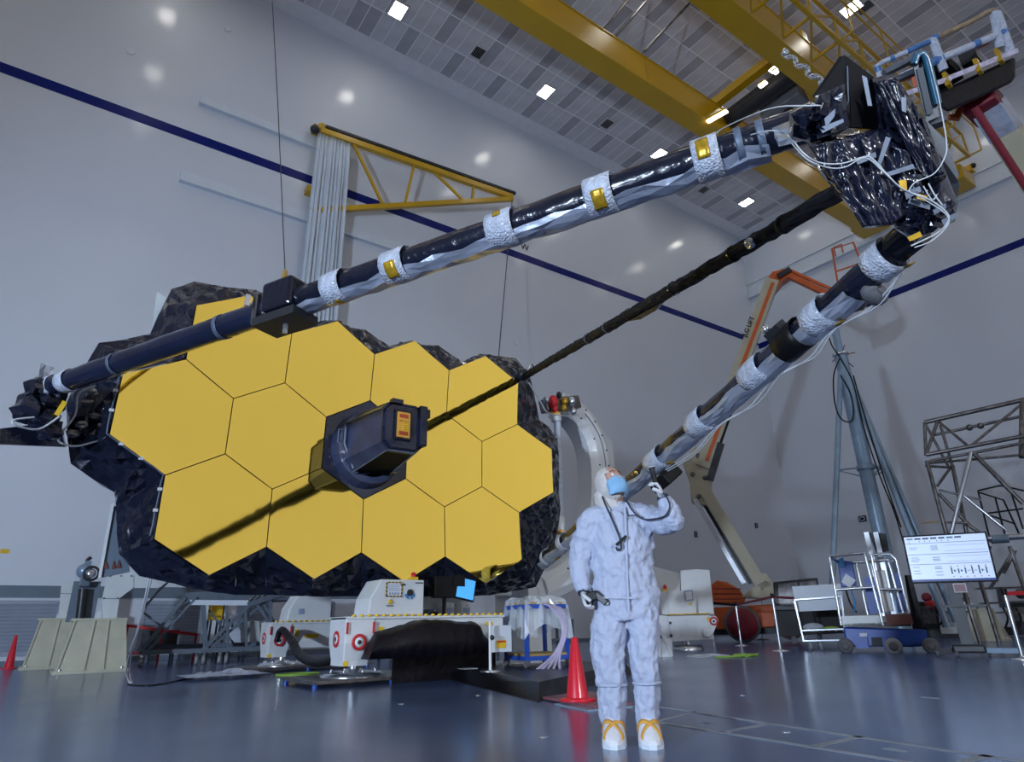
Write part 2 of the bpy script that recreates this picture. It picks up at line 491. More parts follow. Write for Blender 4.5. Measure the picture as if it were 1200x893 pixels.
wall_box(815, 626, 0.2, 0.3)
wall_box(1011, 608, 0.42, 0.34, False)
wall_box(757, 700, 0.3, 0.3)

# ceiling tiles: the ones that show largest are pieces of their own, the others one mesh
TX, TY, TOPY = 0.627, 1.62, YW - 0.95
cand = []
for j in range(13):
    y1 = TOPY - j * TY; y0 = y1 - TY
    for i in range(62):
        x0 = -1.35 + i * TX
        if x0 + TX > XW - 0.3: continue
        c = V((x0 + TX / 2, (y0 + y1) / 2, ZC))
        px_, py_, dz = pix(c)
        if dz < 1 or px_ < -60 or px_ > 1260 or py_ < -60 or py_ > 300: 
            if not (dz > 1 and -300 < px_ < 1500 and -300 < py_ < 320): continue
            size = 0
        else:
            a = V(pix(c + UX * 0.3)[:2]) - V(pix(c - UX * 0.3)[:2]); b = V(pix(c + UY * 0.8)[:2]) - V(pix(c - UY * 0.8)[:2])
            size = abs(a.x * b.y - a.y * b.x)
        cand.append((size, i, j, c))
cand.sort(key=lambda t: -t[0])
lampspots = {}
tile_mesh = {}
def tile_data(k):
    if k not in tile_mesh:
        m = MB().box((0, 0, 0), (TX - 0.045, TY - 0.045, 0.05)).build('tile_source', k)
        tile_mesh[k] = m.data; bpy.data.objects.remove(m)
    return tile_mesh[k]
rest = {'tile_light': MB(), 'tile_dark': MB()}
for n, (size, i, j, c) in enumerate(cand):
    k = 'tile_dark' if ((i + 1 + (j * 2 if j % 2 else j)) % 4 == 2 or (random.random() < 0.05)) else 'tile_light'
    if n < 300:
        o = bpy.data.objects.new('ceiling_tile', tile_data(k)); COL.objects.link(o); o.parent = ceiling
        o.location = c - V((0, 0, 0.02))
    else: rest[k].box(c - V((0, 0, 0.02)), (TX - 0.045, TY - 0.045, 0.05))
for k in rest: rest[k].build('ceiling_tiles', k, ceiling, kind='stuff')
gb = MB()
for i in range(63): gb.span((-1.35 + i * TX - 0.022, TOPY - 13 * TY, ZC - 0.058), (-1.35 + i * TX + 0.022, TOPY, ZC - 0.02))
for j in range(14): gb.span((-1.4, TOPY - j * TY - 0.03, ZC - 0.062), (XW - 0.3, TOPY - j * TY + 0.03, ZC - 0.02))
gb.build('ceiling_grid', 'ceil_base', ceiling, kind='stuff')

# ceiling lights
lamp_proto = None
def lamp_row(y):
    if y > 18: return 'square ceiling light in the row next to the wall with the jib crane'
    if y > 14: return 'square ceiling light in the second row from the wall with the jib crane'
    if y > 10: return 'square ceiling light in the row between the two yellow girders'
    if y > 5: return 'square ceiling light in the row above the yellow crane walkway'
    return 'square ceiling light over the open hall past the yellow walkway'
spots = [(x, y) for y in (19.95, 16.05, 12.1, 8.2, 0.5, -8, -17) for x in (-17, -8.5, 0.05, 8.52, 17.0, 25.6, 34.05)]
for x, y in spots:
    if lamp_proto is None:
        L_ = thing('ceiling_light', lamp_row(y), 'light', (x, y, ZC - 0.06), 'recessed ceiling lights')
        m = MB()
        for s in (-1, 1):
            m.box((x + s * 0.33, y, ZC - 0.08), (0.06, 0.9, 0.1)); m.box((x, y + s * 0.42, ZC - 0.08), (0.72, 0.06, 0.1))
        m.build('lamp_frame', 'lamp_frame', L_)
        MB().span((x - 0.3, y - 0.39, ZC - 0.10), (x + 0.3, y + 0.39, ZC - 0.07)).build('diffuser', 'lamp_glow', L_)
        lamp_proto = L_
    else:
        c = copy_tree(lamp_proto); c.location = (x, y, ZC - 0.06); c['label'] = lamp_row(y)
# ceiling vents
v3, v4 = PZ(825, 221, ZC), PZ(1013, 7, ZC)
for x, y, lab in ((12.76, 19.87, 'dark square ceiling vent between two lights above the jib crane'), (21.3, 19.87, 'dark square ceiling vent between the yellow girder and the long boom'), (v3.x, v3.y, 'dark square ceiling vent seen between the long boom and the thin boom'), (v4.x, v4.y, 'dark square ceiling vent past the crane walkway by the taped basket')):
    t = thing('ceiling_vent', lab, 'vent', (x, y, ZC - 0.06), 'ceiling vents')
    m = MB()
    for s in (-1, 1):
        m.box((x + s * 0.3, y, ZC - 0.07), (0.05, 0.7, 0.08)); m.box((x, y + s * 0.34, ZC - 0.07), (0.62, 0.05, 0.08))
    m.build('frame', 'lamp_frame', t)
    MB().box((x, y, ZC - 0.05), (0.6, 0.66, 0.02)).build('backing', 'black', t)
    for i in range(5): MB().box((x - 0.22 + i * 0.11, y, ZC - 0.08), (0.02, 0.64, 0.05)).build('blade', 'crane_grey', t)

# floor tape
def tape(a, b, w=0.05):
    a, b = PZ(*a, 0.002), PZ(*b, 0.002)
    MB().bar(a, b, w, 0.003).build('tape_line', 'tape_line', floor)
tape((770, 828), (1300, 908)); tape((770, 846), (1180, 912))
tape((846, 858), (901, 848), 0.05); tape((953, 875), (1009, 863), 0.06); tape((1127, 893), (1160, 885), 0.06)
tape((1037, 877), (1063, 881), 0.05); tape((1080, 817), (1100, 818.5), 0.05); tape((770, 845), (815, 834), 0.05)
tape((822, 845.5), (834, 847), 0.05)
for x, y in ((470, 825), (637, 864), (560, 815), (870, 815), (921, 858)):
    q = PZ(x, y, 0); MB().lathe(q, (0, 0, 1), ((0.035, 0), (0.035, 0.003), (0.02, 0.004)), 10).build('floor_plug', 'steel', floor)

# ================================================================== overhead bridge crane
cr = thing('bridge_crane', 'yellow overhead bridge crane with two box girders under the tiled ceiling', 'crane', (20, 11.5, 22))
def girder(y0, y1, z0, z1, x0, x1):
    g = MB()
    g.span((x0, y0 + 0.04, z0 + 0.05), (x1, y1 - 0.04, z1 - 0.05))
    g.span((x0, y0, z0), (x1, y1, z0 + 0.05)); g.span((x0, y0, z1 - 0.05), (x1, y1, z1))
    o = g.build('girder', 'crane_yellow', cr)
    for k in range(7):
        x = x0 + (x1 - x0) * (k + 0.5) / 7
        MB().span((x - 0.02, y0 + 0.025, z0 + 0.06), (x + 0.02, y0 + 0.04, z1 - 0.06)).build('seam', 'crane_yellow', o)
    return o
g1 = girder(13.43, 14.35, 22.0, 23.5, -16, 35.6)
g2 = girder(9.0, 9.92, 22.0, 23.5, -16, 35.6)
for y in (9.46, 13.9):
    MB().span((35.5, y - 0.9, 22.05), (37.0, y + 0.7, 22.9)).build('end_carriage', 'crane_yellow', cr, bevel=0.05)
# walkway truss on the near side of the second girder
tr = MB()
ya, yb = 7.75, 8.95
tr.bar((4, ya, 22.1), (34, ya, 22.1), 0.14, 0.2); tr.bar((4, ya, 23.4), (34, ya, 23.4), 0.12, 0.12)
for k in range(16):
    x = 4 + k * 2
    tr.bar((x, ya, 22.1), (x, yb, 22.1), 0.1); tr.bar((x, ya, 22.1), (x, ya, 23.4), 0.08)
    if k < 15:
        tr.bar((x, ya, 22.1), (x + 2, yb, 22.1), 0.08)
        tr.bar((x, ya, 22.1), (x + 2, ya, 23.4), 0.07)
tr.build('walkway_truss', 'crane_yellow', cr)
rl = MB()
rl.bar((4, 7.2, 24.2), (34, 7.2, 24.2), 0.06); rl.bar((4, 7.2, 23.5), (34, 7.2, 23.5), 0.06)
for k in range(11): rl.bar((4 + 3 * k, 7.2, 22.1), (4 + 3 * k, 7.2, 24.2), 0.06); rl.bar((4 + 3 * k, 7.2, 22.1), (4 + 3 * k, ya, 22.1), 0.06)
rl.build('handrail', 'crane_yellow', cr)
# trolley between the girders: drum, gearbox, cross beams
for x in (21.9, 25.2): MB().span((x, 9.0, 23.5), (x + 0.4, 14.3, 23.9)).build('trolley_beam', 'crane_yellow', cr)
d = MB().tube((22.7, 9.95, 22.9), (22.7, 13.4, 22.9), 0.45, n=20); d.build('hoist_drum', 'dark_metal', cr)
MB().span((23.3, 10.3, 22.3), (24.6, 12.2, 23.2)).build('gearbox', 'crane_grey', cr, bevel=0.05)
m_ = MB().lathe((23.9, 11.2, 22.3), (0, 0, -1), ((0.22, 0), (0.22, 0.2), (0.1, 0.3)), 14); m_.build('motor', 'dark_metal', cr)
for a, b in (((23.2, 12.4, 22.3), (24.8, 13.4, 22.3)), ((23.4, 9.95, 22.4), (24.9, 10.4, 22.4)), ((24.7, 10.6, 22.3), (24.7, 13.4, 22.3))):
    MB().bar(a, b, 0.25, 0.3).build('cross_beam', 'crane_yellow', cr)
mat('strip_glow', (1, 1, 1), 0.5, var=0, emit=(1.0, 0.9, 0.7), estr=9)
for a, b in ((PZ(829, 143, 21.93), PZ(852, 130, 21.93)), (PZ(890, 102, 22.6), PZ(898, 96, 22.6)), (PZ(907, 86, 22.6), PZ(911, 83, 22.6))):
    h_ = MB().bar(a + UZ * 0.06, b + UZ * 0.06, 0.3, 0.08).build('lamp_housing', 'crane_yellow', cr)
    MB().bar(a, b, 0.2, 0.06).build('strip_lamp', 'strip_glow', h_)
# hook chain in front of the second girder
ch = thing('hook_chain', 'bright steel hook chain hanging beneath the yellow crane girder', 'chain', PZ(925, 68, 21.0))
a, b = PD(920, 62, 9.0), PD(962, 96, 7.5)
for k in range(7):
    c = lerp(a, b, k / 6); dd = (b - a).normalized(); u_, w_ = perp(dd)
    if k % 2: u_, w_ = w_, u_
    ring = [c + dd * (math.cos(t) * 0.085) + u_ * (math.sin(t) * 0.05) for t in [2 * PI * q / 10 for q in range(11)]]
    MB().path(ring, 0.018, 5).build('chain_link', 'steel', ch)
MB().sph(a, 0.055, 10, 8).build('shackle', 'steel', ch)
# rods above the first girder
for p_, q_ in (((690, 58), (735, 0)), ((711, 55), (758, 0)), ((755, 60), (808, 4))):
    a = PZ(*p_, 23.53); b = PZ(*q_, 26.5)
    tag(center(MB().tube(a, b, 0.06, n=8).build('tie_rod', 'steel_dark')), 'slim dark steel rod reaching from yellow girder to ceiling', 'rod', 'steel rods above the girder')

# ================================================================== wall jib crane and its curtain
root = PY(380, 166, 22.4); tip = PY(600, 222, 21.6)
root.z = tip.z = (root.z + tip.z) / 2
jb = thing('jib_crane', 'yellow wall jib crane with a braced triangular truss beside the curtain', 'jib crane', (root.x, 22.6, root.z - 3))
zt = root.z
MB().bar(root - UX * 0.2, tip, 0.22, 0.26).build('top_chord', 'crane_yellow', jb)
low = lerp(root, tip, -0.02); low = V((low.x, low.y, PY(414, 244, low.y).z - 0.75))
lb = PY(414, 244, root.y - 0.05); lowroot = lb + (lb - tip) * 0.22
MB().bar(lowroot, tip - UZ * 0.1, 0.2, 0.22).build('bottom_chord', 'crane_yellow', jb)
MB().bar(root + UZ * 0.32, tip + UZ * 0.3 + (tip - root) * 0.02, 0.16, 0.12).build('trolley_rail', 'dark_metal', jb)
for k in range(5):
    c = lerp(root, tip, 0.06 + k * 0.22); MB().bar(c + UZ * 0.1, c + UZ * 0.34, 0.12, 0.1).build('rail_clip', 'dark_metal', jb)
def onlow(t): return lerp(lowroot, tip - UZ * 0.1, t)
for a, b in ((0.13, 0.30), (0.44, 0.40), (0.53, 0.72), (0.77, 0.76)):
    pa, pb = lerp(root, tip, a), onlow((b * (tip - lowroot).length - 0) / (tip - lowroot).length)
    pb = onlow((lerp(root, tip, b).x - lowroot.x) / (tip.x - lowroot.x))
    MB().bar(pa, pb, 0.11, 0.11).build('web_brace', 'crane_yellow', jb)
MB().tube(V((root.x - 0.1, 22.6, zt - 3.0)), V((root.x - 0.1, 22.6, zt + 0.5)), 0.16, n=12).build('pivot_post', 'crane_yellow', jb)
for z in (zt - 2.9, zt + 0.3): MB().span((root.x - 0.45, 22.6, z - 0.15), (root.x + 0.25, YW, z + 0.15)).build('wall_bracket', 'crane_yellow', jb)
MB().sph(root - UX * 0.45 - UZ * 0.05, 0.2, 10, 8).build('roller', 'dark_metal', jb)
pc, pd_ = tip - UZ * 0.15, PY(583, 424, 16.0)
tag(center(MB().path(sag(pc, PY(582, 445, 19.5), 0.0, 6), 0.022, 5).build('hoist_rope', 'dark_metal')), 'thin dark rope hanging from the tip of the yellow jib', 'rope')

def curtain():
    a, b = PY(377, 172, 21.7), PY(417, 183, 21.5)
    zt_ = root.z - 0.10
    c0, c1 = PY(352, 385, 21.7), PY(402, 398, 21.5)
    zb_ = (c0.z + c1.z) / 2
    nu, nv = 96, 16
    def fn(u, v):
        x = (a.x + (b.x - a.x) * u) * (1 - v) + (c0.x + (c1.x - c0.x) * u) * v
        fold = math.sin(u * 2 * PI * 9 + math.sin(u * 9) * 1.2) * (0.055 + 0.03 * v) + math.sin(u * 2 * PI * 3.5 + 1) * 0.06 + math.sin(u * 2 * PI * 21) * 0.012
        yj = root.y + (tip.y - root.y) * (x - root.x) / (tip.x - root.x)
        return V((x, yj + fold * (0.4 + 0.6 * min(1, v * 6)), zt_ + (zb_ - zt_) * v))
    m = MB().grid(fn, nu, nv, smooth=True)
    o = m.build('cloth', 'curtain')
    md = o.modifiers.new('thickness', 'SOLIDIFY'); md.thickness = 0.02
    return o, zb_
cu, zb_ = curtain()
cu.name = 'curtain'
tag(center(cu), 'tall pleated white curtain hanging from the yellow jib crane', 'curtain')
# long support wire down to the telescope's boom hinge
tag(center(MB().path([PY(319, 0, 7.2), PY(326, 130, 7.0), PY(334, 318, 6.75)], 0.006, 5).build('support_wire', 'dark_metal')), 'thin wire dropping from above to the hinge of the long boom', 'wire')

# ================================================================== the telescope
CX, CY, CZ = 3.709, 8.96, H + 2.555
SEGW = 1.33
SEGS = SEGW / math.sqrt(3)
MU, MV = V((1, 0, -0.0085)), V((0.0085, 0, 1))
MC = V((CX, CY, CZ))
def mp(u, v, back=0.0):
    """point on the primary mirror (u to the right, v up), back metres behind its face"""
    return MC + MU * u + MV * v + V((0, back - (u * u + v * v) / 31.8, 0))
tel = thing('space_telescope', 'space telescope with gold hexagonal mirrors, black blankets and three long booms', 'telescope', (CX, 9.8, 1.2))

def mirror_segment(cu_, cv_):
    s_ = SEGS * 0.991; k = 7
    m = MB(); pts = {}; order = []
    corners = [(s_ * math.cos(PI / 6 + PI / 3 * q), s_ * math.sin(PI / 6 + PI / 3 * q)) for q in range(6)]
    def vid(x, y):
        key = (round(x, 5), round(y, 5))
        if key not in pts:
            pts[key] = len(order); order.append(mp(cu_ + x, cv_ + y))
        return pts[key]
    faces = []
    for q in range(6):
        ax, ay = corners[q]; bx, by = corners[(q + 1) % 6]
        def P_(i, j): return vid((ax * i + bx * j) / k, (ay * i + by * j) / k)
        for i in range(k):
            for j in range(k - i):
                faces.append((P_(i, j), P_(i, j + 1), P_(i + 1, j)))
                if i + j < k - 1: faces.append((P_(i + 1, j), P_(i, j + 1), P_(i + 1, j + 1)))
    m.add(order, faces, True)
    o = m.build('mirror_segment', 'gold', tel)
    # bevelled rim and substrate behind the gold face
    rim = MB(); rings = []
    for sc, bk in ((1.0, 0.001), (1.0, 0.05), (0.93, 0.09)):
        rings.append([mp(cu_ + x * sc, cv_ + y * sc, bk) for x, y in corners])
    rim.loft(rings, smooth=False, caps=False); rim.add(rings[2], [tuple(range(5, -1, -1))])
    rim.build('substrate', 'gold_edge', o)
cells = [(-2, 0), (-1, 0), (1, 0), (2, 0)] + [(q, 1) for q in (-1.5, -0.5, 0.5, 1.5)] + [(q, -1) for q in (-1.5, -0.5, 0.5, 1.5)]
for a, b in cells: mirror_segment(a * SEGW, b * 1.5 * SEGS)

# backplane that carries the segments
def hexpts(cu_, cv_, s_, back):
    return [mp(cu_ + s_ * math.cos(PI / 6 + PI / 3 * q), cv_ + s_ * math.sin(PI / 6 + PI / 3 * q), back) for q in range(6)]
for a, b in cells + [(0, 0)]:
    r0 = hexpts(a * SEGW, b * 1.5 * SEGS, SEGS * 1.0, 0.10); r1 = [p + UY * 0.22 for p in r0]
    r1 = [V((p.x, 9.45, p.z)) for p in r0]
    MB().loft([r0, r1], smooth=False).build('backplane_cell', 'panel_dark', tel)
W_, S_ = SEGW, SEGS
body = [(-2.35 * W_, 0.4 * S_), (-1.9 * W_, 1.9 * S_), (1.9 * W_, 1.9 * S_), (2.3 * W_, 0.4 * S_), (2.3 * W_, -0.4 * S_), (1.9 * W_, -2.25 * S_), (-1.4 * W_, -2.25 * S_), (-2.3 * W_, -0.5 * S_)]
MB().prism([V((CX + u, 9.4, CZ + v)) for u, v in body], (0, 1.4, 0)).build('backplane', 'blanket', tel)

# crumpled black skirt round the mirror: (mirror corner, outer point in the photo)
skirt = [((-1.2, 2.35), (300, 340), 9.3), ((-1.5, 2.5), (262, 336), 9.35), ((-2, 2), (228, 330), 9.4), ((-2, 1.9), (201, 339), 9.5), ((-2, 1.5), (186, 368), 9.55),
         ((-2, 1.05), (176, 391), 9.55), ((-2.05, 0.97), (150, 397), 9.55), ((-2.25, 0.75), (116, 402), 9.5), ((-2.5, 0.5), (95, 436), 9.45), ((-2.5, 0.25), (78, 472), 9.4),
         ((-2.5, -0.25), (79, 515), 9.4), ((-2.5, -0.5), (83, 544), 9.45), ((-2.25, -0.75), (134, 577), 9.5), ((-2, -1), (136, 594), 9.5), ((-2, -1.5), (137, 622), 9.5),
         ((-2, -2), (140, 650), 9.45), ((-1.85, -2.15), (164, 675), 9.4), ((-1.5, -2.5), (238, 692), 9.35), ((-1.25, -2.25), (275, 697), 9.3), ((-1, -2), (312, 697), 9.3),
         ((-0.5, -2.5), (366, 699), 9.3), ((0, -2), (424, 699), 9.3), ((0.5, -2.5), (474, 700), 9.3), ((1, -2), (522, 698), 9.3), ((1.5, -2.5), (572, 698), 9.3), ((2, -2), (628, 688), 9.35),
         ((2, -1.5), (648, 645), 9.4), ((2, -1), (655, 612), 9.4), ((2.25, -0.75), (657, 596), 9.4), ((2.5, -0.5), (655, 580), 9.35), ((2.5, 0), (655, 548), 9.35), ((2.5, 0.5), (653, 514), 9.35),
         ((2.25, 0.75), (643, 500), 9.4), ((2, 1), (632, 492), 9.4), ((2, 1.5), (627, 468), 9.4), ((2, 2), (621, 440), 9.4), ((1.75, 2.25), (605, 420), 9.4), ((1.5, 2.5), (568, 415), 9.35),
         ((1.25, 2.25), (541, 424), 9.35), ((1, 2), (514, 405), 9.35), ((0.75, 2.25), (495, 404), 9.35), ((0.5, 2.5), (482, 399), 9.35), ((0.25, 2.25), (455, 406), 9.35), ((0, 2), (428, 386), 9.35),
         ((-0.25, 2.25), (410, 384), 9.35), ((-0.5, 2.5), (394, 375), 9.35), ((-0.75, 2.25), (370, 378), 9.35), ((-1, 2), (345, 360), 9.35)]
for k in range(len(skirt)):
    (a, pa, ya), (b, pb, yb_) = skirt[k], skirt[(k + 1) % len(skirt)]
    i0, i1 = mp(a[0] * W_ * 1.003, a[1] * S_ * 1.003, 0.03), mp(b[0] * W_ * 1.003, b[1] * S_ * 1.003, 0.03)
    o0, o1 = PY(*pa, ya), PY(*pb, yb_)
    L_ = max((o1 - o0).length, (i1 - i0).length); D_ = max((o0 - i0).length, (o1 - i1).length)
    m = MB().sheet(i0, i1, o1, o0, max(2, round(L_ / 0.11)), max(2, round(D_ / 0.11)), 0.045, seed=k)
    # the return of the blanket towards the backplane
    bk0 = V((o0.x * 0.92 + CX * 0.08, 10.2, o0.z * 0.92 + CZ * 0.08)); bk1 = V((o1.x * 0.92 + CX * 0.08, 10.2, o1.z * 0.92 + CZ * 0.08))
    m.sheet(o0, o1, bk1, bk0, max(2, round(L_ / 0.2)), 5, 0.04, seed=k + 100)
    m.build('skirt_blanket', 'blanket', tel)
# white edge plate at the upper left, stray blanket fin
a, b, c = PY(184, 343, 9.75), PY(195, 352, 9.75), PY(182, 390, 9.75)
MB().prism([PY(184, 342, 9.75), PY(197, 350, 9.75), PY(193, 372, 9.75), PY(178, 392, 9.75)], (0, 0.06, 0)).build('edge_plate', 'bracket_white', tel)
# thin white edging wire clipped along the left skirt
wp = [mp(-2.5 * W_ * 1.01, 0.42 * S_, -0.03), mp(-2.5 * W_ * 1.01, -0.5 * S_, -0.03), mp(-2 * W_ * 1.01, -1.0 * S_, -0.03), mp(-2 * W_ * 1.02, -1.95 * S_, -0.03)]
w = MB()
for k in range(3): w.path(sag(wp[k], wp[k + 1], 0.0, 6, 0.006, k), 0.010, 5)
w.build('edge_wire', 'tape_silver', tel)
for k in range(3):
    for t in (0.25, 0.6):
        c = lerp(wp[k], wp[k + 1], t); MB().box(c, (0.05, 0.02, 0.035)).build('wire_clip', 'white_cable', tel)

# ---- instrument housing in the middle
hous = MB()
def octo(cx_, cz_, y, hw, hh, cut):
    q = [(-hw + cut, hh), (hw - cut, hh), (hw, hh - cut), (hw, -hh + cut), (hw - cut, -hh), (-hw + cut, -hh), (-hw, -hh + cut), (-hw, hh - cut)]
    return [V((cx_ + x, y, cz_ + z)) for x, z in q]
MB().loft([hexpts(0, 0, S_ * 0.985, 0.0), hexpts(0, 0, S_ * 0.985, 0.06)], smooth=False).build('centre_bezel', 'blanket_navy', tel)
ring = MB(); n = 24
r_in = [V((CX + 0.53 * math.cos(2 * PI * k / n), CY - 0.02, CZ - 0.02 + 0.56 * math.sin(2 * PI * k / n))) for k in range(n)]
r_out = [V((CX + 0.56 * math.cos(2 * PI * k / n), CY - 0.02, CZ - 0.02 + 0.60 * math.sin(2 * PI * k / n))) for k in range(n)]
r_o2 = [V((CX + 0.52 * math.cos(2 * PI * k / n), CY - 0.22, CZ - 0.02 + 0.55 * math.sin(2 * PI * k / n))) for k in range(n)]
r_i2 = [V((CX + 0.43 * math.cos(2 * PI * k / n), CY - 0.24, CZ - 0.02 + 0.46 * math.sin(2 * PI * k / n))) for k in range(n)]
ring.loft([r_out, r_o2, r_i2, r_in], smooth=False, caps=False).build('base_collar', 'panel_navy', tel)
Y0, Y1 = CY - 0.05, CY - 1.22
h = octo(CX, CZ, Y0, 0.44, 0.44, 0.16); e = octo(CX - 0.005, CZ + 0.015, Y1, 0.30, 0.335, 0.10)
housing = MB().loft([h, e], smooth=False).build('optics_housing', 'panel_navy', tel)
low = octo(CX, CZ, Y0, 0.445, 0.445, 0.165); lo2 = octo(CX - 0.005, CZ + 0.015, Y1 + 0.05, 0.305, 0.34, 0.105)
MB().add([low[3], low[4], low[5], low[6], lo2[6], lo2[5], lo2[4], lo2[3]], [(1, 6, 5, 2)]).build('lower_panel', 'panel_dark', housing)
for idx in (4, 5, 0, 7, 2): MB().path([h[idx] - UY * 0.1, e[idx]], 0.011, 5).build('edge_strip', 'tape_silver', housing)
for i in range(8): MB().bar(e[i], e[(i + 1) % 8], 0.018).build('rim_strip', 'blanket_navy' if i not in (4,) else 'tape_silver', housing)
fc = octo(CX - 0.005, CZ + 0.015, Y1 - 0.001, 0.29, 0.32, 0.10); f2 = octo(CX - 0.005, CZ + 0.015, Y1 - 0.05, 0.265, 0.295, 0.09)
MB().loft([fc, f2], smooth=False).build('end_cover', 'blanket_navy', housing)
MB().box((CX + 0.27, Y1 - 0.04, CZ + 0.06), (0.12, 0.14, 0.58)).build('side_flange', 'blanket_navy', housing, bevel=0.02)
MB().box((CX + 0.34, Y1 - 0.02, CZ + 0.26), (0.09, 0.1, 0.12)).build('corner_lug', 'blanket_navy', housing)
MB().box((CX - 0.12, Y1 - 0.03, CZ + 0.36), (0.16, 0.1, 0.06)).build('corner_lug', 'blanket_navy', housing)
rc = V((CX - 0.03, Y1 - 0.065, CZ + 0.03))
fr = MB().box(rc, (0.26, 0.03, 0.43)).build('window_frame', 'blanket', housing, bevel=0.02)
lab = MB().box(rc - UY * 0.02, (0.19, 0.02, 0.355)).build('cover_label', 'strap_orange', housing)
mat('label_red', (0.42, 0.06, 0.02), 0.5)
for z in (0.12, -0.12, 0.05): MB().box(rc - UY * 0.033 + UZ * z, (0.13, 0.006, 0.05 if abs(z) > 0.1 else 0.012)).build('label_print', 'label_red', lab)
MB().box(rc - UY * 0.033 + V((0.02, 0, -0.01)), (0.07, 0.006, 0.15)).build('label_print', 'yellow_sign', lab)
for k in range(5): MB().box(rc - UY * 0.037 + V((0.02, 0, -0.07 + 0.03 * k)), (0.05, 0.004, 0.007)).build('label_print', 'label_red', lab)
# side frame on the left of the housing
MB().path([V((CX - 0.45, CY - 0.28, CZ + 0.2)), V((CX - 0.45, CY - 0.28, CZ - 0.05)), V((CX - 0.30, CY - 0.3, CZ - 0.40))], 0.02, 6).build('side_frame', 'tape_silver', housing)
MB().path([V((CX - 0.53, CY - 0.22, CZ + 0.17)), V((CX - 0.53, CY - 0.22, CZ - 0.02)), V((CX - 0.42, CY - 0.25, CZ - 0.02)), V((CX - 0.42, CY - 0.25, CZ + 0.17)), V((CX - 0.53, CY - 0.22, CZ + 0.17))], 0.013, 5).build('side_frame', 'tape_silver', housing)
m = MB().sheet(V((CX - 0.25, CY - 0.25, CZ - 0.47)), V((CX + 0.32, CY - 0.5, CZ - 0.42)), V((CX + 0.4, CY - 0.2, CZ - 0.36)), V((CX - 0.3, CY - 0.1, CZ - 0.42)), 8, 3, 0.03, 5)
m.build('lower_fold', 'blanket_navy', housing)

# ---- booms (struts) from the mirror's rim to the secondary mirror
def strut(name_label, p, q, r, foil=True, arc=(5, 150), lobe=0.01, seg=0.16, navy=False, seed=3, t0=0.0, t1=1.0, mat_name=None):
    p, q = V(p), V(q)
    d = (q - p).normalized(); L = (q - p).length
    rnd = random.Random(seed)
    n = 16; steps = max(4, int(L / seg))
    def frame(t):
        c = lerp(p, q, t); view = (EYE - c); view = (view - d * view.dot(d)).normalized()
        g = d.cross(view)
        if g.z > 0: g = -g
        return c, view, g
    rings = []
    for i in range(steps + 1):
        c, vw, g = frame(i / steps)
        rings.append([c + (vw * math.cos(2 * PI * k / n) + g * math.sin(2 * PI * k / n)) * (r + rnd.uniform(-lobe, lobe)) for k in range(n)])
    st = MB().loft(rings, smooth=not (lobe > 0.007)).build('strut', mat_name or ('blanket_navy' if navy else 'blanket'), tel)
    st['label'] = name_label
    if foil:
        m = MB(); a0, a1 = [math.radians(x) for x in arc]; na = 9
        fs = int(L * (t1 - t0) / 0.13)
        tab = [[rnd.uniform(-1, 1) for _ in range(na + 1)] for _ in range(fs + 1)]
        edge = [rnd.uniform(-0.18, 0.18) for _ in range(fs + 1)]
        def fn(u, v):
            i, j = round(u * na), round(v * fs)
            c, vw, g = frame(t0 + (t1 - t0) * v)
            a = a0 + (a1 - a0) * u + (edge[j] * (1 - u))
            rr = r * 1.03 + 0.008 + 0.011 * tab[j][i] + 0.014 * math.sin(PI * u)
            return c + (vw * math.cos(a) + g * math.sin(a)) * rr
        m.grid(fn, na, fs, tri=True)
        fo = m.build('foil_wrap', 'foil', st)
        md = fo.modifiers.new('thickness', 'SOLIDIFY'); md.thickness = 0.004
    return st, frame
def at_px(p, q, x):
    """parameter along p-q whose picture column is x"""
    lo, hi = 0.0, 1.0
    for _ in range(40):
        mid = (lo + hi) / 2
        if pix(lerp(p, q, mid))[0] < x: lo = mid
        else: hi = mid
    return (lo + hi) / 2
def band(st, frame, p, q, x, r, ln, material='bubble', arc=None, wob=0.006, seed=1):
    t = at_px(p, q, x); L = (V(q) - V(p)).length; rnd = random.Random(seed + int(x)); n = 18
    rings = []
    for i in range(4):
        c, vw, g = frame(t + (i / 3 - 0.5) * ln / L)
        if arc:
            rings.append([c + (vw * math.cos(a) + g * math.sin(a)) * (r + rnd.uniform(0, wob)) for a in [math.radians(arc[0] + (arc[1] - arc[0]) * k / 8) for k in range(9)]])
        else:
            rings.append([c + (vw * math.cos(2 * PI * k / n) + g * math.sin(2 * PI * k / n)) * (r + rnd.uniform(0, wob)) for k in range(n)])
    m = MB()
    if arc:
        o = [x_ for g_ in rings for x_ in g_]
        m.add(o, [(j * 9 + k, j * 9 + k + 1, (j + 1) * 9 + k + 1, (j + 1) * 9 + k) for j in range(3) for k in range(8)], True)
    else: m.loft(rings, smooth=True, caps=False)
    o = m.build('tape_band' if material != 'gold_tape' else 'gold_label', material, st)
    md = o.modifiers.new('thickness', 'SOLIDIFY'); md.thickness = 0.004
    return o

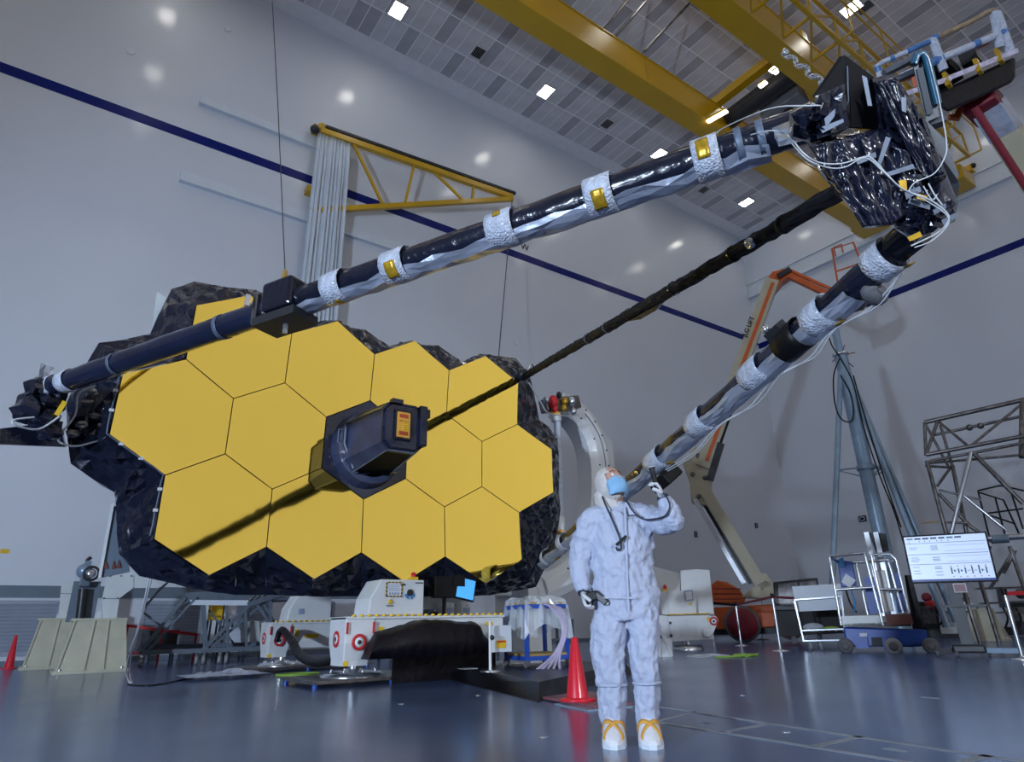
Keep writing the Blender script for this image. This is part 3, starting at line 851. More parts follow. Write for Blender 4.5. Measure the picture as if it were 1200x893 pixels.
# long folding boom: foot at the far left, hinge, long outer half
B1, S1 = PY(52, 456, 8.75), PY(962, 140, 1.42)
th = at_px(B1, S1, 330)
HG = lerp(B1, S1, th)
B1b = HG
stA, frA = strut('dark glossy inner half of the long folding boom', B1, HG, 0.115, foil=False, lobe=0.004, navy=True, seed=11)
stB, frB = strut('black outer half of the long folding boom with silver foil underneath', HG, S1, 0.118, foil=True, arc=(8, 165), lobe=0.006, seed=12, t0=0.03, t1=0.93)
for x, ln in ((62, 0.12), (80, 0.16)): band(stA, frA, B1, HG, x, 0.125, ln)
band(stA, frA, B1, HG, 138, 0.121, 0.05, 'tape_silver'); band(stA, frA, B1, HG, 262, 0.121, 0.05, 'tape_silver')
for x, ln in ((397, 0.20), (468, 0.22), (592, 0.22), (706, 0.20), (830, 0.17)): band(stB, frB, HG, S1, x, 0.144, ln)
for x, ln, ar in ((468, 0.10, (-25, 30)), (706, 0.09, (-20, 35)), (828, 0.08, (-60, -5)), (592, 0.06, (-70, -50)), (398, 0.05, (40, 70))):
    band(stB, frB, HG, S1, x, 0.152, ln, 'gold_tape', ar)
for x in (868, 893): band(stB, frB, HG, S1, x, 0.13, 0.045, 'tape_silver', (-80, 40))
# hinge: boxes, plates and pins
e1, e2 = perp((S1 - B1).normalized())
dd = (S1 - B1).normalized()
hb = MB().box(HG + dd * 0.08 + e1 * 0.04, (0.36, 0.32, 0.30), (dd, e2, e1)).build('hinge_box', 'blanket', tel, bevel=0.03)
hb['label'] = 'black box hinge in the middle of the long boom'
MB().box(HG + dd * 0.06 - e1 * 0.17, (0.5, 0.30, 0.08), (dd, e2, e1)).build('hinge_plate', 'dark_metal', hb)
MB().box(HG - dd * 0.20 - e1 * 0.02, (0.06, 0.26, 0.3), (dd, e2, e1)).build('hinge_plate', 'steel_dark', hb)
for k in range(4):
    c = HG - dd * (0.22 + 0.06 * k) + e1 * 0.12 - e2 * 0.1
    MB().tube(c - e2 * 0.1, c + e2 * 0.14, 0.022, n=8).build('hinge_pin', 'steel', hb)
for k, (x, y) in enumerate(((290, 352), (310, 362), (334, 384))):
    c = PY(x, y, HG.y + 0.1 * (1 - k)); MB().box(c, (0.04, 0.03, 0.11)).build('hinge_bracket', 'steel', hb)
MB().path([HG + UZ * 0.2, HG + UZ * 0.26, PY(334, 318, 6.75)], 0.03, 6).build('lifting_lug', 'gold_tape', hb)

# foot cluster at the far left end of the boom
ft = MB()
c = PY(44, 478, 8.8)
fo_ = MB().box(c, (0.32, 0.34, 0.30), (dd, e2, e1)).build('boom_foot', 'blanket', tel, bevel=0.03)
for x, y, s in ((36, 480, 0.16), (52, 492, 0.14), (60, 470, 0.15), (45, 455, 0.13), (58, 505, 0.12)):
    q = PY(x, y, 8.65); MB().crumple(q, (s * 2.1, s * 1.8, s * 1.7), int(x), (dd, e2, e1)).build('foot_block', 'blanket', fo_)
m = MB().sheet(PY(48, 425, 8.7), PY(64, 431, 8.75), PY(58, 462, 8.8), PY(42, 458, 8.7), 3, 4, 0.03, 2); m.build('foot_flag', 'foil', fo_)
m = MB().sheet(PY(32, 472, 8.6), PY(62, 482, 8.6), PY(68, 498, 8.65), PY(33, 488, 8.6), 4, 3, 0.03, 4); m.build('foot_shelf', 'blanket_navy', fo_)
MB().bar(PY(66, 487, 8.55), PY(76, 471, 8.55), 0.05, 0.05).build('foot_tag', 'yellow_sign', fo_)
MB().path(smooth_path([PY(70, 488, 8.5), PY(45, 503, 8.5), PY(18, 498, 8.4), PY(17, 492, 8.4), PY(40, 489, 8.45)]), 0.012, 5).build('loop_cable', 'white_cable', fo_)
MB().path(smooth_path([PY(112, 452, 8.6), PY(92, 462, 8.7), PY(88, 486, 8.8), PY(72, 508, 8.8), PY(70, 518, 8.9), PY(88, 523, 8.9), PY(110, 518, 8.9), PY(132, 512, 8.85)]), 0.012, 5).build('loose_cable', 'white_cable', fo_)
m = MB().sheet(PY(105, 480, 8.9), PY(128, 492, 8.95), PY(126, 512, 8.9), PY(100, 508, 8.85), 5, 4, 0.06, 8); m.build('foot_pouch', 'blanket', fo_)
for x, y in ((103, 473), (122, 500), (96, 498), (85, 508), (112, 488)):
    q = PY(x, y, 8.85); MB().crumple(q, (0.13, 0.1, 0.08), int(x)).build('foot_block', 'steel_dark', fo_)
# black arm running out of the frame at the left
MB().loft([[V(q) for q in (PY(-40, 507, 8.8), PY(-40, 509, 9.0), PY(-40, 520, 9.0), PY(-40, 519, 8.8))], [V(q) for q in (PY(70, 494, 9.0), PY(72, 495, 9.4), PY(78, 524, 9.4), PY(76, 524, 9.0))]], smooth=False).build('side_arm', 'blanket', tel)

# second boom: thin, wrapped, to the back of the secondary mirror
B2, S2 = PY(614, 441, 8.7), PY(985, 224, 1.62)
stC, frC = strut('thin black wrapped boom running to the back of the secondary mirror', B2, S2, 0.062, foil=False, lobe=0.010, seg=0.09, seed=21, mat_name='wrap_black')
for x in (690, 712, 738, 790, 860, 918): band(stC, frC, B2, S2, x, 0.070, 0.03, 'tape_silver' if x in (690, 712) else 'black')
t = at_px(B2, S2, 886); c, vw, g = frC(t)
MB().lathe(c + vw * 0.055 - g * 0.005, vw, ((0.045, 0), (0.045, 0.03), (0.02, 0.035), (0.012, 0.02)), 14).build('sensor_disc', 'steel', stC)
ts = at_px(B2, S2, 752); c, vw, g = frC(ts); dS = (S2 - B2).normalized()
MB().loft([[c + dS * a + g * (0.06 + b) + vw * w for w, b in ((-0.04, 0), (0.04, 0), (0.03, 0.05 * k), (-0.03, 0.05 * k))] for a, k in ((-0.35, 0.1), (-0.1, 1.0), (0.25, 0.9), (0.42, 0.1))], smooth=False).build('hanging_fold', 'blanket', stC)
fb = MB().sph(B2 + V((0.02, 0.05, 0.05)), 0.12, 10, 7).build('strut_foot', 'dark_metal', stC)
MB().path(smooth_path([B2 + V((0, -0.1, 0.05)), B2 + V((0.05, -0.15, 0.2)), B2 + V((0.14, -0.12, 0.16)), B2 + V((0.12, -0.1, 0.0))]), 0.018, 5).build('foot_ring', 'steel', stC)
MB().path(smooth_path([B2 + V((0.1, 0, -0.1)), PY(633, 470, 8.9), PY(640, 482, 9.0), PY(650, 486, 9.2), PY(668, 488, 9.3)]), 0.012, 5).build('foot_cable', 'white_cable', stC)

# third boom: lower right, foil wrapped
B3, S3 = PY(634, 660, 8.6), PY(1075, 270, 1.25)
stD, frD = strut('lower boom wrapped in silver foil and bubble wrap in front of the worker', B3, S3, 0.098, foil=True, arc=(-18, 150), lobe=0.008, seed=31, t0=0.015, t1=0.93)
for x, ln in ((642, 0.14), (662, 0.2), (690, 0.18), (772, 0.3), (822, 0.26), (888, 0.26), (962, 0.20), (1036, 0.16)): band(stD, frD, B3, S3, x, 0.123, ln)
band(stD, frD, B3, S3, 930, 0.127, 0.24, 'black'); 
for x, ln, ar in ((697, 0.1, (45, 80)), (782, 0.07, (40, 70)), (972, 0.06, (60, 90)), (1050, 0.05, (60, 90)), (650, 0.1, (45, 80))): band(stD, frD, B3, S3, x, 0.131, ln, 'gold_tape', ar)
t = at_px(B3, S3, 925); c, vw, g = frD(t)
cl = MB().box(c - g * 0.13, (0.16, 0.10, 0.09), ((S3 - B3).normalized(), vw, g)).build('strut_clamp', 'dark_metal', stD)
MB().sph(c - g * 0.20 - (S3 - B3).normalized() * 0.06, 0.035, 8, 6).build('clamp_knob', 'steel', cl)
t = at_px(B3, S3, 1008); c, vw, g = frD(t)
MB().sph(c + g * 0.12, 0.1, 10, 7, (1.3, 0.7, 0.8)).build('rubber_pad', 'rubber', stD)
t = at_px(B3, S3, 760); c, vw, g = frD(t)
MB().box(c + g * 0.2 + (S3 - B3).normalized() * 0.1, (0.34, 0.24, 0.14), ((S3 - B3).normalized(), vw, g)).build('hinge_box', 'black', stD, bevel=0.02)
# white signal cable hanging along it
def follow(st, fr, p, q, xs, out=0.13, drop=0.045):
    pts = []
    for k, x in enumerate(xs):
        t = at_px(p, q, x); c, vw, g = fr(t)
        pts.append(c + g * (out + (drop if k % 2 else 0)) + vw * 0.03)
    return smooth_path(pts)
MB().path(follow(stD, frD, B3, S3, (772, 800, 830, 862, 895, 930, 960, 1000, 1040)), 0.007, 5).build('signal_cable', 'white_cable', stD)
MB().path(follow(stD, frD, B3, S3, (765, 800, 838, 870, 905, 935, 965, 1005, 1035), 0.135, 0.06), 0.0055, 5).build('signal_cable', 'white_cable', stD)

# ---- secondary mirror assembly: bagged black boxes at the end of the booms
SC = PD(1035, 180, 3.05)
vr, va, vu = facing(SC)
vdir = (SC - EYE).normalized(); sr = vr; su = sr.cross(vdir)
if su.z < 0: su = -su
def SP(x, y, off=0.0): return PD(x, y, 3.05 + off)
def bag(name, outline, front, depth, amp, material, seed, parent=tel, k=3):
    """a crumpled bag: outline in the picture, front distance and depth in metres, faceted all round"""
    rnd = random.Random(seed); n = len(outline)
    cx_ = sum(p[0] for p in outline) / n; cy_ = sum(p[1] for p in outline) / n
    loop = []
    for i in range(n):
        a, b = outline[i], outline[(i + 1) % n]
        for j in range(k): loop.append((a[0] + (b[0] - a[0]) * j / k, a[1] + (b[1] - a[1]) * j / k))
    rings = []
    for sc, off in ((0.12, front - 0.03), (0.32, front - 0.02), (0.52, front), (0.70, front + 0.01), (0.86, front + 0.03), (0.95, front + 0.07), (1.0, front + depth * 0.35), (1.0, front + depth * 0.75), (0.9, front + depth)):
        jt = 5.0 if sc < 0.9 else (1.5 if sc < 0.99 else 0.0)
        sh = (len(rings) * 2) % len(loop)
        rings.append([PD(cx_ + (x - cx_) * sc + rnd.uniform(-jt, jt) * sc, cy_ + (y - cy_) * sc + rnd.uniform(-jt, jt) * sc, 3.05 + off + rnd.uniform(-amp, amp)) for x, y in loop])
    m = MB(); N = len(loop); o = [q for g in rings for q in g]; fs = []
    for j in range(len(rings) - 1):
        for i in range(N):
            q = (j * N + i, j * N + (i + 1) % N, (j + 1) * N + (i + 1) % N, (j + 1) * N + i)
            fs += [(q[0], q[1], q[2]), (q[0], q[2], q[3])] if (i + j) % 2 else [(q[0], q[1], q[3]), (q[1], q[2], q[3])]
    m.add(o, fs); m.add(o, [tuple(range(N - 1, -1, -1)), tuple(range(len(o) - N, len(o)))])
    return m.build(name, material, parent)
sm = bag('secondary_mirror_housing', [(946, 170), (985, 158), (1030, 150), (1062, 176), (1088, 205), (1085, 238), (1060, 262), (1014, 268), (986, 232), (962, 205)], 0.0, 0.62, 0.030, 'blanket', 41, k=5)
sm['label'] = 'bagged black secondary mirror housing covered in crumpled blanket'
bag('housing_side', [(1022, 92), (1048, 86), (1064, 110), (1085, 140), (1098, 175), (1110, 205), (1100, 238), (1078, 212), (1050, 180), (1028, 150)], 0.10, 0.6, 0.03, 'blanket', 42, sm, k=4)
bag('housing_foot', [(1040, 244), (1082, 228), (1110, 205), (1123, 238), (1119, 260), (1098, 268), (1072, 284), (1048, 268)], -0.04, 0.42, 0.02, 'blanket', 43, sm, k=4)
# blanket sheets wrapped over the front of the housing
for k, (qd, nu, nv) in enumerate((([(947, 170), (1006, 160), (1046, 262), (1012, 266)], 9, 13), ([(1006, 158), (1062, 177), (1086, 232), (1044, 264)], 9, 11), ([(1026, 96), (1050, 92), (1106, 204), (1082, 212)], 6, 14))):
    fo = (-0.045, -0.045, 0.055)[k]
    A_, B_, C_, D_ = [SP(x, y, fo) for x, y in qd]
    def wr(u, v):
        p = (A_ * (1 - u) + B_ * u) * (1 - v) + (D_ * (1 - u) + C_ * u) * v
        q1 = noise.noise(V((u * 3.1 + v * 2.0 + k * 9, v * 2.2 - u, 3.0 * k))); q2 = noise.noise(V((u * 7 - v * 5, v * 6 + u * 2, 5.0 + k))); q3 = noise.noise(V((u * 15, v * 13, 2.0 + k)))
        return p + vdir * (0.06 * abs(q1) + 0.016 * abs(q2) + 0.003 * q3 - 0.012)
    m = MB().grid(wr, 26, 34, smooth=True)
    o = m.build('blanket_sheet', 'blanket', sm); md = o.modifiers.new('thickness', 'SOLIDIFY'); md.thickness = 0.006
# open hood
hA = [SP(955, 113, 0.0), SP(987, 66, 0.15), SP(1021, 91, 0.42), SP(1008, 150, 0.3), SP(962, 160, 0.0)]
hood = MB().add([SP(955, 113, 0.02), SP(987, 66, 0.10), SP(994, 118, 0.10), SP(962, 150, 0.02)], [(0, 1, 2, 3)])
hood.add([SP(987, 66, 0.10), SP(1022, 92, 0.40), SP(1030, 152, 0.36), SP(994, 150, 0.04), SP(994, 118, 0.10)], [(0, 1, 2, 3, 4)])
hood.add([SP(955, 113, 0.02), SP(987, 66, 0.10), SP(1022, 92, 0.40), SP(990, 138, 0.42)], [(0, 3, 2, 1)])
hood.add([SP(962, 150, 0.02), SP(994, 118, 0.10), SP(994, 150, 0.04), SP(975, 163, 0.0)], [(0, 1, 2, 3)])
ho = hood.build('hood', 'panel_dark', sm); md = ho.modifiers.new('thickness', 'SOLIDIFY'); md.thickness = 0.012
MB().path([SP(993, 78, 0.08), SP(994, 118, 0.07), SP(983, 145, 0.02)], 0.004, 4).build('hood_seam', 'tape_silver', ho)
m = MB().sheet(SP(955, 113, 0.0), SP(990, 98, 0.05), SP(994, 150, 0.0), SP(958, 163, -0.02), 6, 5, 0.02, 77); m.build('hood_lining', 'blanket', ho)
def tape_patch(pts, off=-0.03, w=None, material='tape_silver', parent=sm):
    MB().add([SP(x, y, off) for x, y in pts] + [SP(x, y, off + 0.006) for x, y in pts], [tuple(range(len(pts)))] + [(i, (i + 1) % len(pts), len(pts) + (i + 1) % len(pts), len(pts) + i) for i in range(len(pts))]).build('tape_strip', material, parent)
for pts in ([(1038, 160), (1044, 162), (1032, 194), (1028, 192)], [(1003, 187), (1026, 178), (1027, 184), (1005, 193)], [(1036, 203), (1070, 192), (1072, 197), (1040, 207)],
            [(1010, 88), (1016, 91), (1022, 124), (1017, 124)], [(1056, 114), (1062, 114), (1062, 132), (1057, 130)], [(966, 139), (979, 127), (978, 136), (968, 150)],
            [(960, 150), (988, 139), (989, 143), (964, 156)], [(1066, 232), (1090, 240), (1090, 246), (1064, 238)], [(1093, 246), (1108, 238), (1109, 244), (1095, 252)], [(1060, 225), (1078, 218), (1080, 224), (1062, 234)], [(1103, 258), (1120, 249), (1121, 255), (1106, 264)]):
    tape_patch(pts, -0.075 if pts[0][1] > 150 else 0.02 if pts[0][0] > 1050 else -0.03)
for pts in ([(1053, 212), (1062, 210), (1063, 222), (1056, 224)], [(1076, 227), (1087, 230), (1084, 236), (1074, 232)], [(1063, 278), (1078, 271), (1081, 277), (1066, 283)]): tape_patch(pts, -0.10, material='gold_tape')
# grey metal frame behind
frm = MB()
def SB(a, b, w, off=0.5, h=None): frm.bar(SP(*a, off), SP(*b, off), w, h or w, vdir)
frm = MB(); SB((1040, 108), (1118, 216), 0.05, 0.62); SB((1052, 100), (1121, 205), 0.03, 0.7); SB((1118, 216), (1113, 240), 0.05, 0.62)
frm.build('rail_frame', 'frame_grey', sm)
MB().prism([SP(1085, 140, 0.62), SP(1108, 165, 0.62), SP(1124, 205, 0.62), SP(1116, 222, 0.62), (SP(1092, 190, 0.62))], vdir * 0.10).build('frame_panel', 'frame_grey', sm)
pl = MB().prism([SP(1069, 72, 0.66), SP(1073, 64, 0.66), SP(1081, 62, 0.66), SP(1086, 68, 0.66), SP(1101, 136, 0.66), SP(1086, 143, 0.66)], vdir * 0.06).build('edge_plate', 'frame_grey', sm)
pe = MB().path([SP(1071, 76, 0.64), SP(1074, 65, 0.64), SP(1081, 63, 0.64), SP(1086, 70, 0.64), SP(1099, 122, 0.64)], 0.022, 6); pe.build('edge_guard', 'teal_edge', pl)
MB().bar(SP(1078, 80, 0.65), SP(1090, 134, 0.65), 0.03, 0.012, vdir).build('inner_slot', 'dark_metal', pl)
for a, b, w in (((1036, 86), (1072, 68), 0.035), ((1040, 98), (1072, 84), 0.03), ((1086, 146), (1104, 140), 0.06)): MB().bar(SP(*a, 0.72), SP(*b, 0.72), w).build('cross_frame', 'frame_grey', sm)
# white wiring harness
for pts, off, r in (([(832, 178), (838, 160), (848, 150), (900, 128), (948, 124), (962, 124)], -0.0, 0.004), ([(880, 158), (905, 153), (925, 160), (940, 178), (958, 190), (985, 192), (1012, 184), (1022, 186), (1040, 205), (1058, 222), (1085, 232), (1104, 244), (1112, 256), (1100, 272), (1068, 288)], -0.14, 0.0038),
                    ([(928, 168), (945, 186), (968, 196), (990, 196), (1014, 185), (1036, 202), (1056, 220), (1080, 232), (1112, 256), (1095, 280), (1072, 290)], -0.16, 0.0032),
                    ([(1064, 226), (1072, 214), (1095, 203), (1108, 182), (1109, 165), (1105, 140), (1097, 100)], -0.10, 0.003), ([(838, 172), (850, 176), (862, 165), (878, 156), (892, 160)], 0.25, 0.004),
                    ([(1088, 215), (1095, 228), (1104, 240)], -0.1, 0.0035), ([(1082, 218), (1092, 234), (1098, 228)], -0.1, 0.003)):
    MB().path(smooth_path([SP(x, y, off + (1.35 if x < 860 else 0.9 if x < 900 else 0.35 if x < 940 else 0)) for x, y in pts]), r, 5).build('harness_cable', 'white_cable', sm)
bag('boom_joint', [(925, 132), (948, 119), (966, 124), (985, 138), (980, 160), (950, 168), (925, 160)], 0.0, 0.4, 0.03, 'blanket', 47, sm, k=2)
m = MB().sheet(SP(905, 150, 0.5), SP(958, 128, 0.02), SP(962, 160, 0.02), SP(912, 172, 0.5), 8, 4, 0.03, 51); m.build('joint_foil', 'foil', sm)

# ================================================================== supports under and beside the telescope
yk = thing('support_yoke', 'white curved steel yoke holding the telescope at the side of the mirror', 'support', PY(690, 700, 10.0) * V((1, 1, 0)).length * 0 + V((7.6, 10.0, 0)))
yp = smooth_path([PY(655, 474, 10.0), PY(676, 488, 10.0), PY(693, 515, 10.0), PY(700, 548, 10.0), PY(701, 585, 10.0), PY(696, 625, 10.0), PY(682, 655, 10.0), PY(660, 676, 10.0), PY(632, 690, 10.0)], 4)
rings_o, rings = [], []
for i, p in enumerate(yp):
    d = (yp[min(i + 1, len(yp) - 1)] - yp[max(i - 1, 0)]).normalized(); nn = V((d.z, 0, -d.x))
    wd = 0.24 + 0.08 * math.sin(PI * i / (len(yp) - 1))
    rings.append([p + nn * a * wd + UY * b for a, b in ((-1, -0.14), (-0.4, -0.24), (0.5, -0.24), (1, -0.14), (1, 0.3), (-1, 0.3))])
arc = MB().loft(rings, smooth=False).build('curved_beam', 'white_paint', yk, bevel=0.015)
for i in range(2, len(yp) - 4, 2):
    d = (yp[i + 1] - yp[i - 1]).normalized(); nn = V((d.z, 0, -d.x))
    if nn.x < 0: nn = -nn
    MB().tube(yp[i] + nn * 0.11 - UY * 0.25, yp[i] + nn * 0.11 - UY * 0.22, 0.02, n=8).build('bolt', 'dark_metal', arc)
    if i % 4 == 0: MB().tube(yp[i] - nn * 0.15 - UY * 0.25, yp[i] - nn * 0.15 - UY * 0.22, 0.018, n=8).build('bolt', 'dark_metal', arc)
MB().path([p - UY * 0.245 + V((0.02, 0, 0)) for p in yp[4:22]], 0.010, 5).build('seam', 'grey_paint', arc)
MB().path([p + V((0.21, -0.12, 0.06)) for p in yp[5:15]], 0.014, 5).build('hose', 'yellow_sign', arc)
gus = MB().prism([PY(690, 484, 10.25), PY(718, 519, 10.25), PY(720, 545, 10.25), PY(722, 612, 10.25), PY(700, 640, 10.25)], (0, 0.06, 0)).build('gusset', 'bracket_white', yk)
rod = MB().tube(PY(653, 492, 9.55), PY(656, 606, 9.55), 0.075, n=12).build('side_rod', 'bubble', yk)
MB().tube(PY(656, 606, 9.55), PY(655.5, 624, 9.55), 0.10, n=14).build('rod_end', 'white_paint', yk)
MB().tube(PY(656, 622, 9.55), PY(655.5, 625, 9.55), 0.105, n=14).build('rod_ring', 'strap_orange', yk)
MB().tube(PY(651, 486, 9.55), PY(652, 494, 9.55), 0.11, n=12).build('rod_cap', 'white_paint', yk)
MB().tube(PY(651, 484, 9.55), PY(651, 487, 9.55), 0.11, n=12).build('rod_ring', 'strap_orange', yk)
MB().bar(PY(636, 476, 9.7), PY(676, 472, 9.7), 0.25, 0.28).build('latch_block', 'steel_dark', yk, bevel=0.03)
for x, y, m_, s in ((648, 471, 'red_sign', 0.13), (650, 479, 'red_sign', 0.09), (662, 470, 'gold_tape', 0.08), (661, 478, 'gold_tape', 0.07), (670, 470, 'steel', 0.09), (672, 482, 'steel', 0.08), (655, 463, 'dark_metal', 0.07), (640, 468, 'foil', 0.08)):
    MB().sph(PY(x, y, 9.5), s, 8, 6, (0.8, 0.9, 1.1)).build('latch_fitting', m_, yk)
# post of the yoke down to its base
MB().span((7.35, 9.85, 0.0), (7.85, 10.4, 1.65)).build('post', 'white_paint', yk, bevel=0.02)
MB().span((6.9, 9.7, 0.0), (8.3, 10.6, 0.12)).build('base_plate', 'white_paint', yk, bevel=0.02)
MB().bar(PY(632, 690, 10.0), V((7.6, 10.1, 1.3)), 0.45, 0.4).build('lower_arm', 'white_paint', yk)

def sign_disc(c, n, r, parent, face='white_paint'):
    n = V(n).normalized(); a, b = perp(n)
    MB().lathe(c, n, ((r * 0.62, 0), (r * 0.62, 0.012), (r, 0.012), (r, 0.0)), 20).build('warning_ring', 'red_sign', parent)
    MB().lathe(c, n, ((r * 0.62, 0.0), (r * 0.62, 0.014), (r * 0.25, 0.014)), 18).build('warning_disc', face, parent)
    MB().lathe(c, n, ((r * 0.27, 0.0), (r * 0.27, 0.02), (r * 0.15, 0.02)), 12).build('hub', 'dark_metal', parent)
def hazard_edge(p, q, parent, n, size=0.035):
    for k in range(n):
        c = lerp(p, q, (k + 0.5) / n)
        MB().lathe(c, UZ, ((size * 0.7, 0), (size, 0.012), (size * 0.5, 0.03)), 8).build('rim_stud', 'yellow_sign', parent)

def fixture(x0, y0, label, beam_len, detail=True):
    """white jacking cart: leg block, beam with studded rim, control box, screw jack on a round foot and floor plate"""
    t = thing('jacking_cart', label, 'cart', (x0, y0, 0))
    def b(lo, hi): return MB().span(V((x0, y0, 0)) + V(lo), V((x0, y0, 0)) + V(hi))
    pl = b((-0.15, 0.75, 0.05), (2.3, 2.1, 0.09)).build('floor_plate', 'steel_dark', t)
    for i, (a, c) in enumerate(((-0.1, 0.8), (2.2, 0.8), (-0.1, 2.0), (2.2, 2.0), (1.0, 0.8))):
        MB().tube(V((x0 + a, y0 + c, 0)), V((x0 + a, y0 + c, 0.06)), 0.04, n=8).build('plate_foot', 'lift_blue', pl)
    fc = V((x0 + 0.62, y0 + 1.28, 0.09))
    ft_ = MB().lathe(fc, UZ, ((0.46, 0), (0.46, 0.02), (0.40, 0.06), (0.14, 0.08), (0.11, 0.1)), 28).build('round_foot', 'steel', t)
    for k in range(8):
        q = fc + V((0.33 * math.cos(k * PI / 4), 0.33 * math.sin(k * PI / 4), 0.06)); MB().tube(q, q + UZ * 0.03, 0.025, n=6).build('foot_bolt', 'steel', ft_)
    MB().tube(fc + UZ * 0.08, fc + UZ * 0.5, 0.075, n=14).build('jack_screw', 'steel', t)
    MB().span(fc + V((-0.14, -0.7, 0.42)), fc + V((0.14, 0.14, 0.62))).build('jack_arm', 'white_paint', t, bevel=0.02)
    blk = MB().loft([[V((x0 + a, y0 + c, z)) for a, c in ((0.02, 0.18), (0.36, 0.18), (0.36, 0.62), (0.02, 0.62))] if z < 0.35 else [V((x0 + a, y0 + c, z)) for a, c in ((0, 0.12), (0.40, 0.12), (0.40, 0.68), (0, 0.68))] for z in (0.28, 0.34, 0.55, 0.86)], smooth=False).build('leg_block', 'white_paint', t, bevel=0.015)
    cb = V((x0 + 0.19, y0 + 0.11, 0.56)); sign_disc(cb, (0, -1, 0), 0.10, blk)
    sign_disc(V((x0 - 0.001, y0 + 0.40, 0.60)), (-1, 0, 0), 0.10, blk)
    for a in (0.02, 0.38): MB().bar(V((x0 + a, y0 + 0.11, 0.66)), V((x0 + a, y0 + 0.11, 0.80)), 0.035, 0.02).build('red_mark', 'red_sign', blk)
    MB().box((x0 + 0.05, y0 + 0.175, 0.31), (0.06, 0.01, 0.06)).build('yellow_mark', 'yellow_sign', blk)
    bm_ = b((0.4, 0.14, 0.42), (beam_len, 0.66, 0.84)).build('beam', 'white_paint', t, bevel=0.01)
    b((0.0, 0.10, 0.84), (beam_len, 0.70, 0.87)).build('beam_rim', 'white_paint', bm_)
    hazard_edge(V((x0 + 0.05, y0 + 0.11, 0.865)), V((x0 + beam_len, y0 + 0.11, 0.865)), bm_, int(beam_len / 0.105))
    for a, z, w, h_ in ((0.50, 0.68, 0.07, 0.12), (0.48, 0.50, 0.08, 0.10), (0.78, 0.62, 0.26, 0.07), (1.55, 0.76, 0.15, 0.05), (2.2, 0.75, 0.12, 0.05), (2.9, 0.72, 0.08, 0.1)):
        MB().box((x0 + a, y0 + 0.135, z), (w, 0.01, h_)).build('yellow_label', 'yellow_sign', bm_)
    # control box with sloped left end
    q = [(0.30, 0.87), (0.33, 1.10), (0.47, 1.34), (1.12, 1.34), (1.12, 0.87)]
    bx_ = MB().prism([V((x0 + a, y0 + 0.14, z)) for a, z in q], (0, 0.5, 0)).build('control_box', 'white_paint', t, bevel=0.015)
    if detail:
        yf = y0 + 0.135
        c = V((x0 + 0.66, yf, 1.21))
        MB().box(c, (0.21, 0.008, 0.17)).build('notice', 'paper', bx_)
        k = 0
        for s in range(9):
            for zz in (-1, 1):
                MB().box(c + V((-0.10 + s * 0.026, -0.005, zz * 0.09)), (0.0265, 0.006, 0.016)).build('hazard_mark', 'yellow_sign' if (s + (zz > 0)) % 2 else 'black', bx_)
        for s in range(7):
            for zz in (-1, 1):
                MB().box(c + V((zz * 0.112, -0.005, -0.075 + s * 0.025)), (0.016, 0.006, 0.0255)).build('hazard_mark', 'yellow_sign' if (s + (zz > 0)) % 2 else 'black', bx_)
        for s in range(4): MB().box(c + V((0, -0.006, 0.055 - s * 0.022)), (0.16, 0.004, 0.006)).build('print_line', 'screen_grey', bx_)
        for s in range(4): MB().box(c + V((-0.06 + s * 0.04, -0.006, -0.055)), (0.022, 0.004, 0.03)).build('print_line', 'screen_grey', bx_)
        MB().lathe((x0 + 0.61, yf, 1.05), (0, -1, 0), ((0.032, 0), (0.032, 0.01), (0.02, 0.02)), 12).build('yellow_button', 'yellow_sign', bx_)
        MB().box((x0 + 0.61, yf - 0.002, 1.0), (0.10, 0.004, 0.012)).build('print_line', 'black', bx_)
        MB().box((x0 + 0.79, yf - 0.002, 1.275), (0.08, 0.004, 0.018)).build('print_line', 'black', bx_)
        MB().box((x0 + 1.04, yf - 0.002, 1.30), (0.12, 0.004, 0.012)).build('print_line', 'black', bx_)
        cc = V((x0 + 0.90, yf, 1.17))
        MB().lathe(cc, (0, -1, 0), ((0.045, 0), (0.045, 0.015), (0.03, 0.02)), 16).build('port', 'dark_metal', bx_)
        for a in (-60, -25, 25, 60):
            u = math.radians(a - 90)
            d1 = V((math.cos(u), 0, math.sin(u))); d2 = V((-math.sin(u), 0, math.cos(u)))
            MB().box(cc + d1 * 0.07 - UY * 0.003, (0.035, 0.006, 0.035), (d1, UY, d2)).build('blue_mark', 'blue_sign', bx_)
        bb = MB().box((x0 + 1.03, y0 + 0.30, 1.365), (0.10, 0.10, 0.05)).build('beacon_base', 'yellow_sign', bx_)
        MB().lathe((x0 + 1.03, y0 + 0.30, 1.39), UZ, ((0.035, 0), (0.035, 0.05), (0.015, 0.065)), 10).build('beacon', 'red', bb)
    else:
        MB().box((x0 + 0.55, y0 + 0.135, 1.05), (0.10, 0.006, 0.10)).build('notice', 'screen_grey', bx_)
    return t
nb = PY(391, 740, 8.4)
fixture(nb.x + 0.15, 8.27, 'white jacking cart with a hazard notice and studded rim beneath the gold mirror', 2.45)
fb_ = PY(316, 742, 12.6)
fixture(fb_.x, 12.5, 'white jacking cart standing deeper under the telescope behind the draped black hose', 3.2, False)

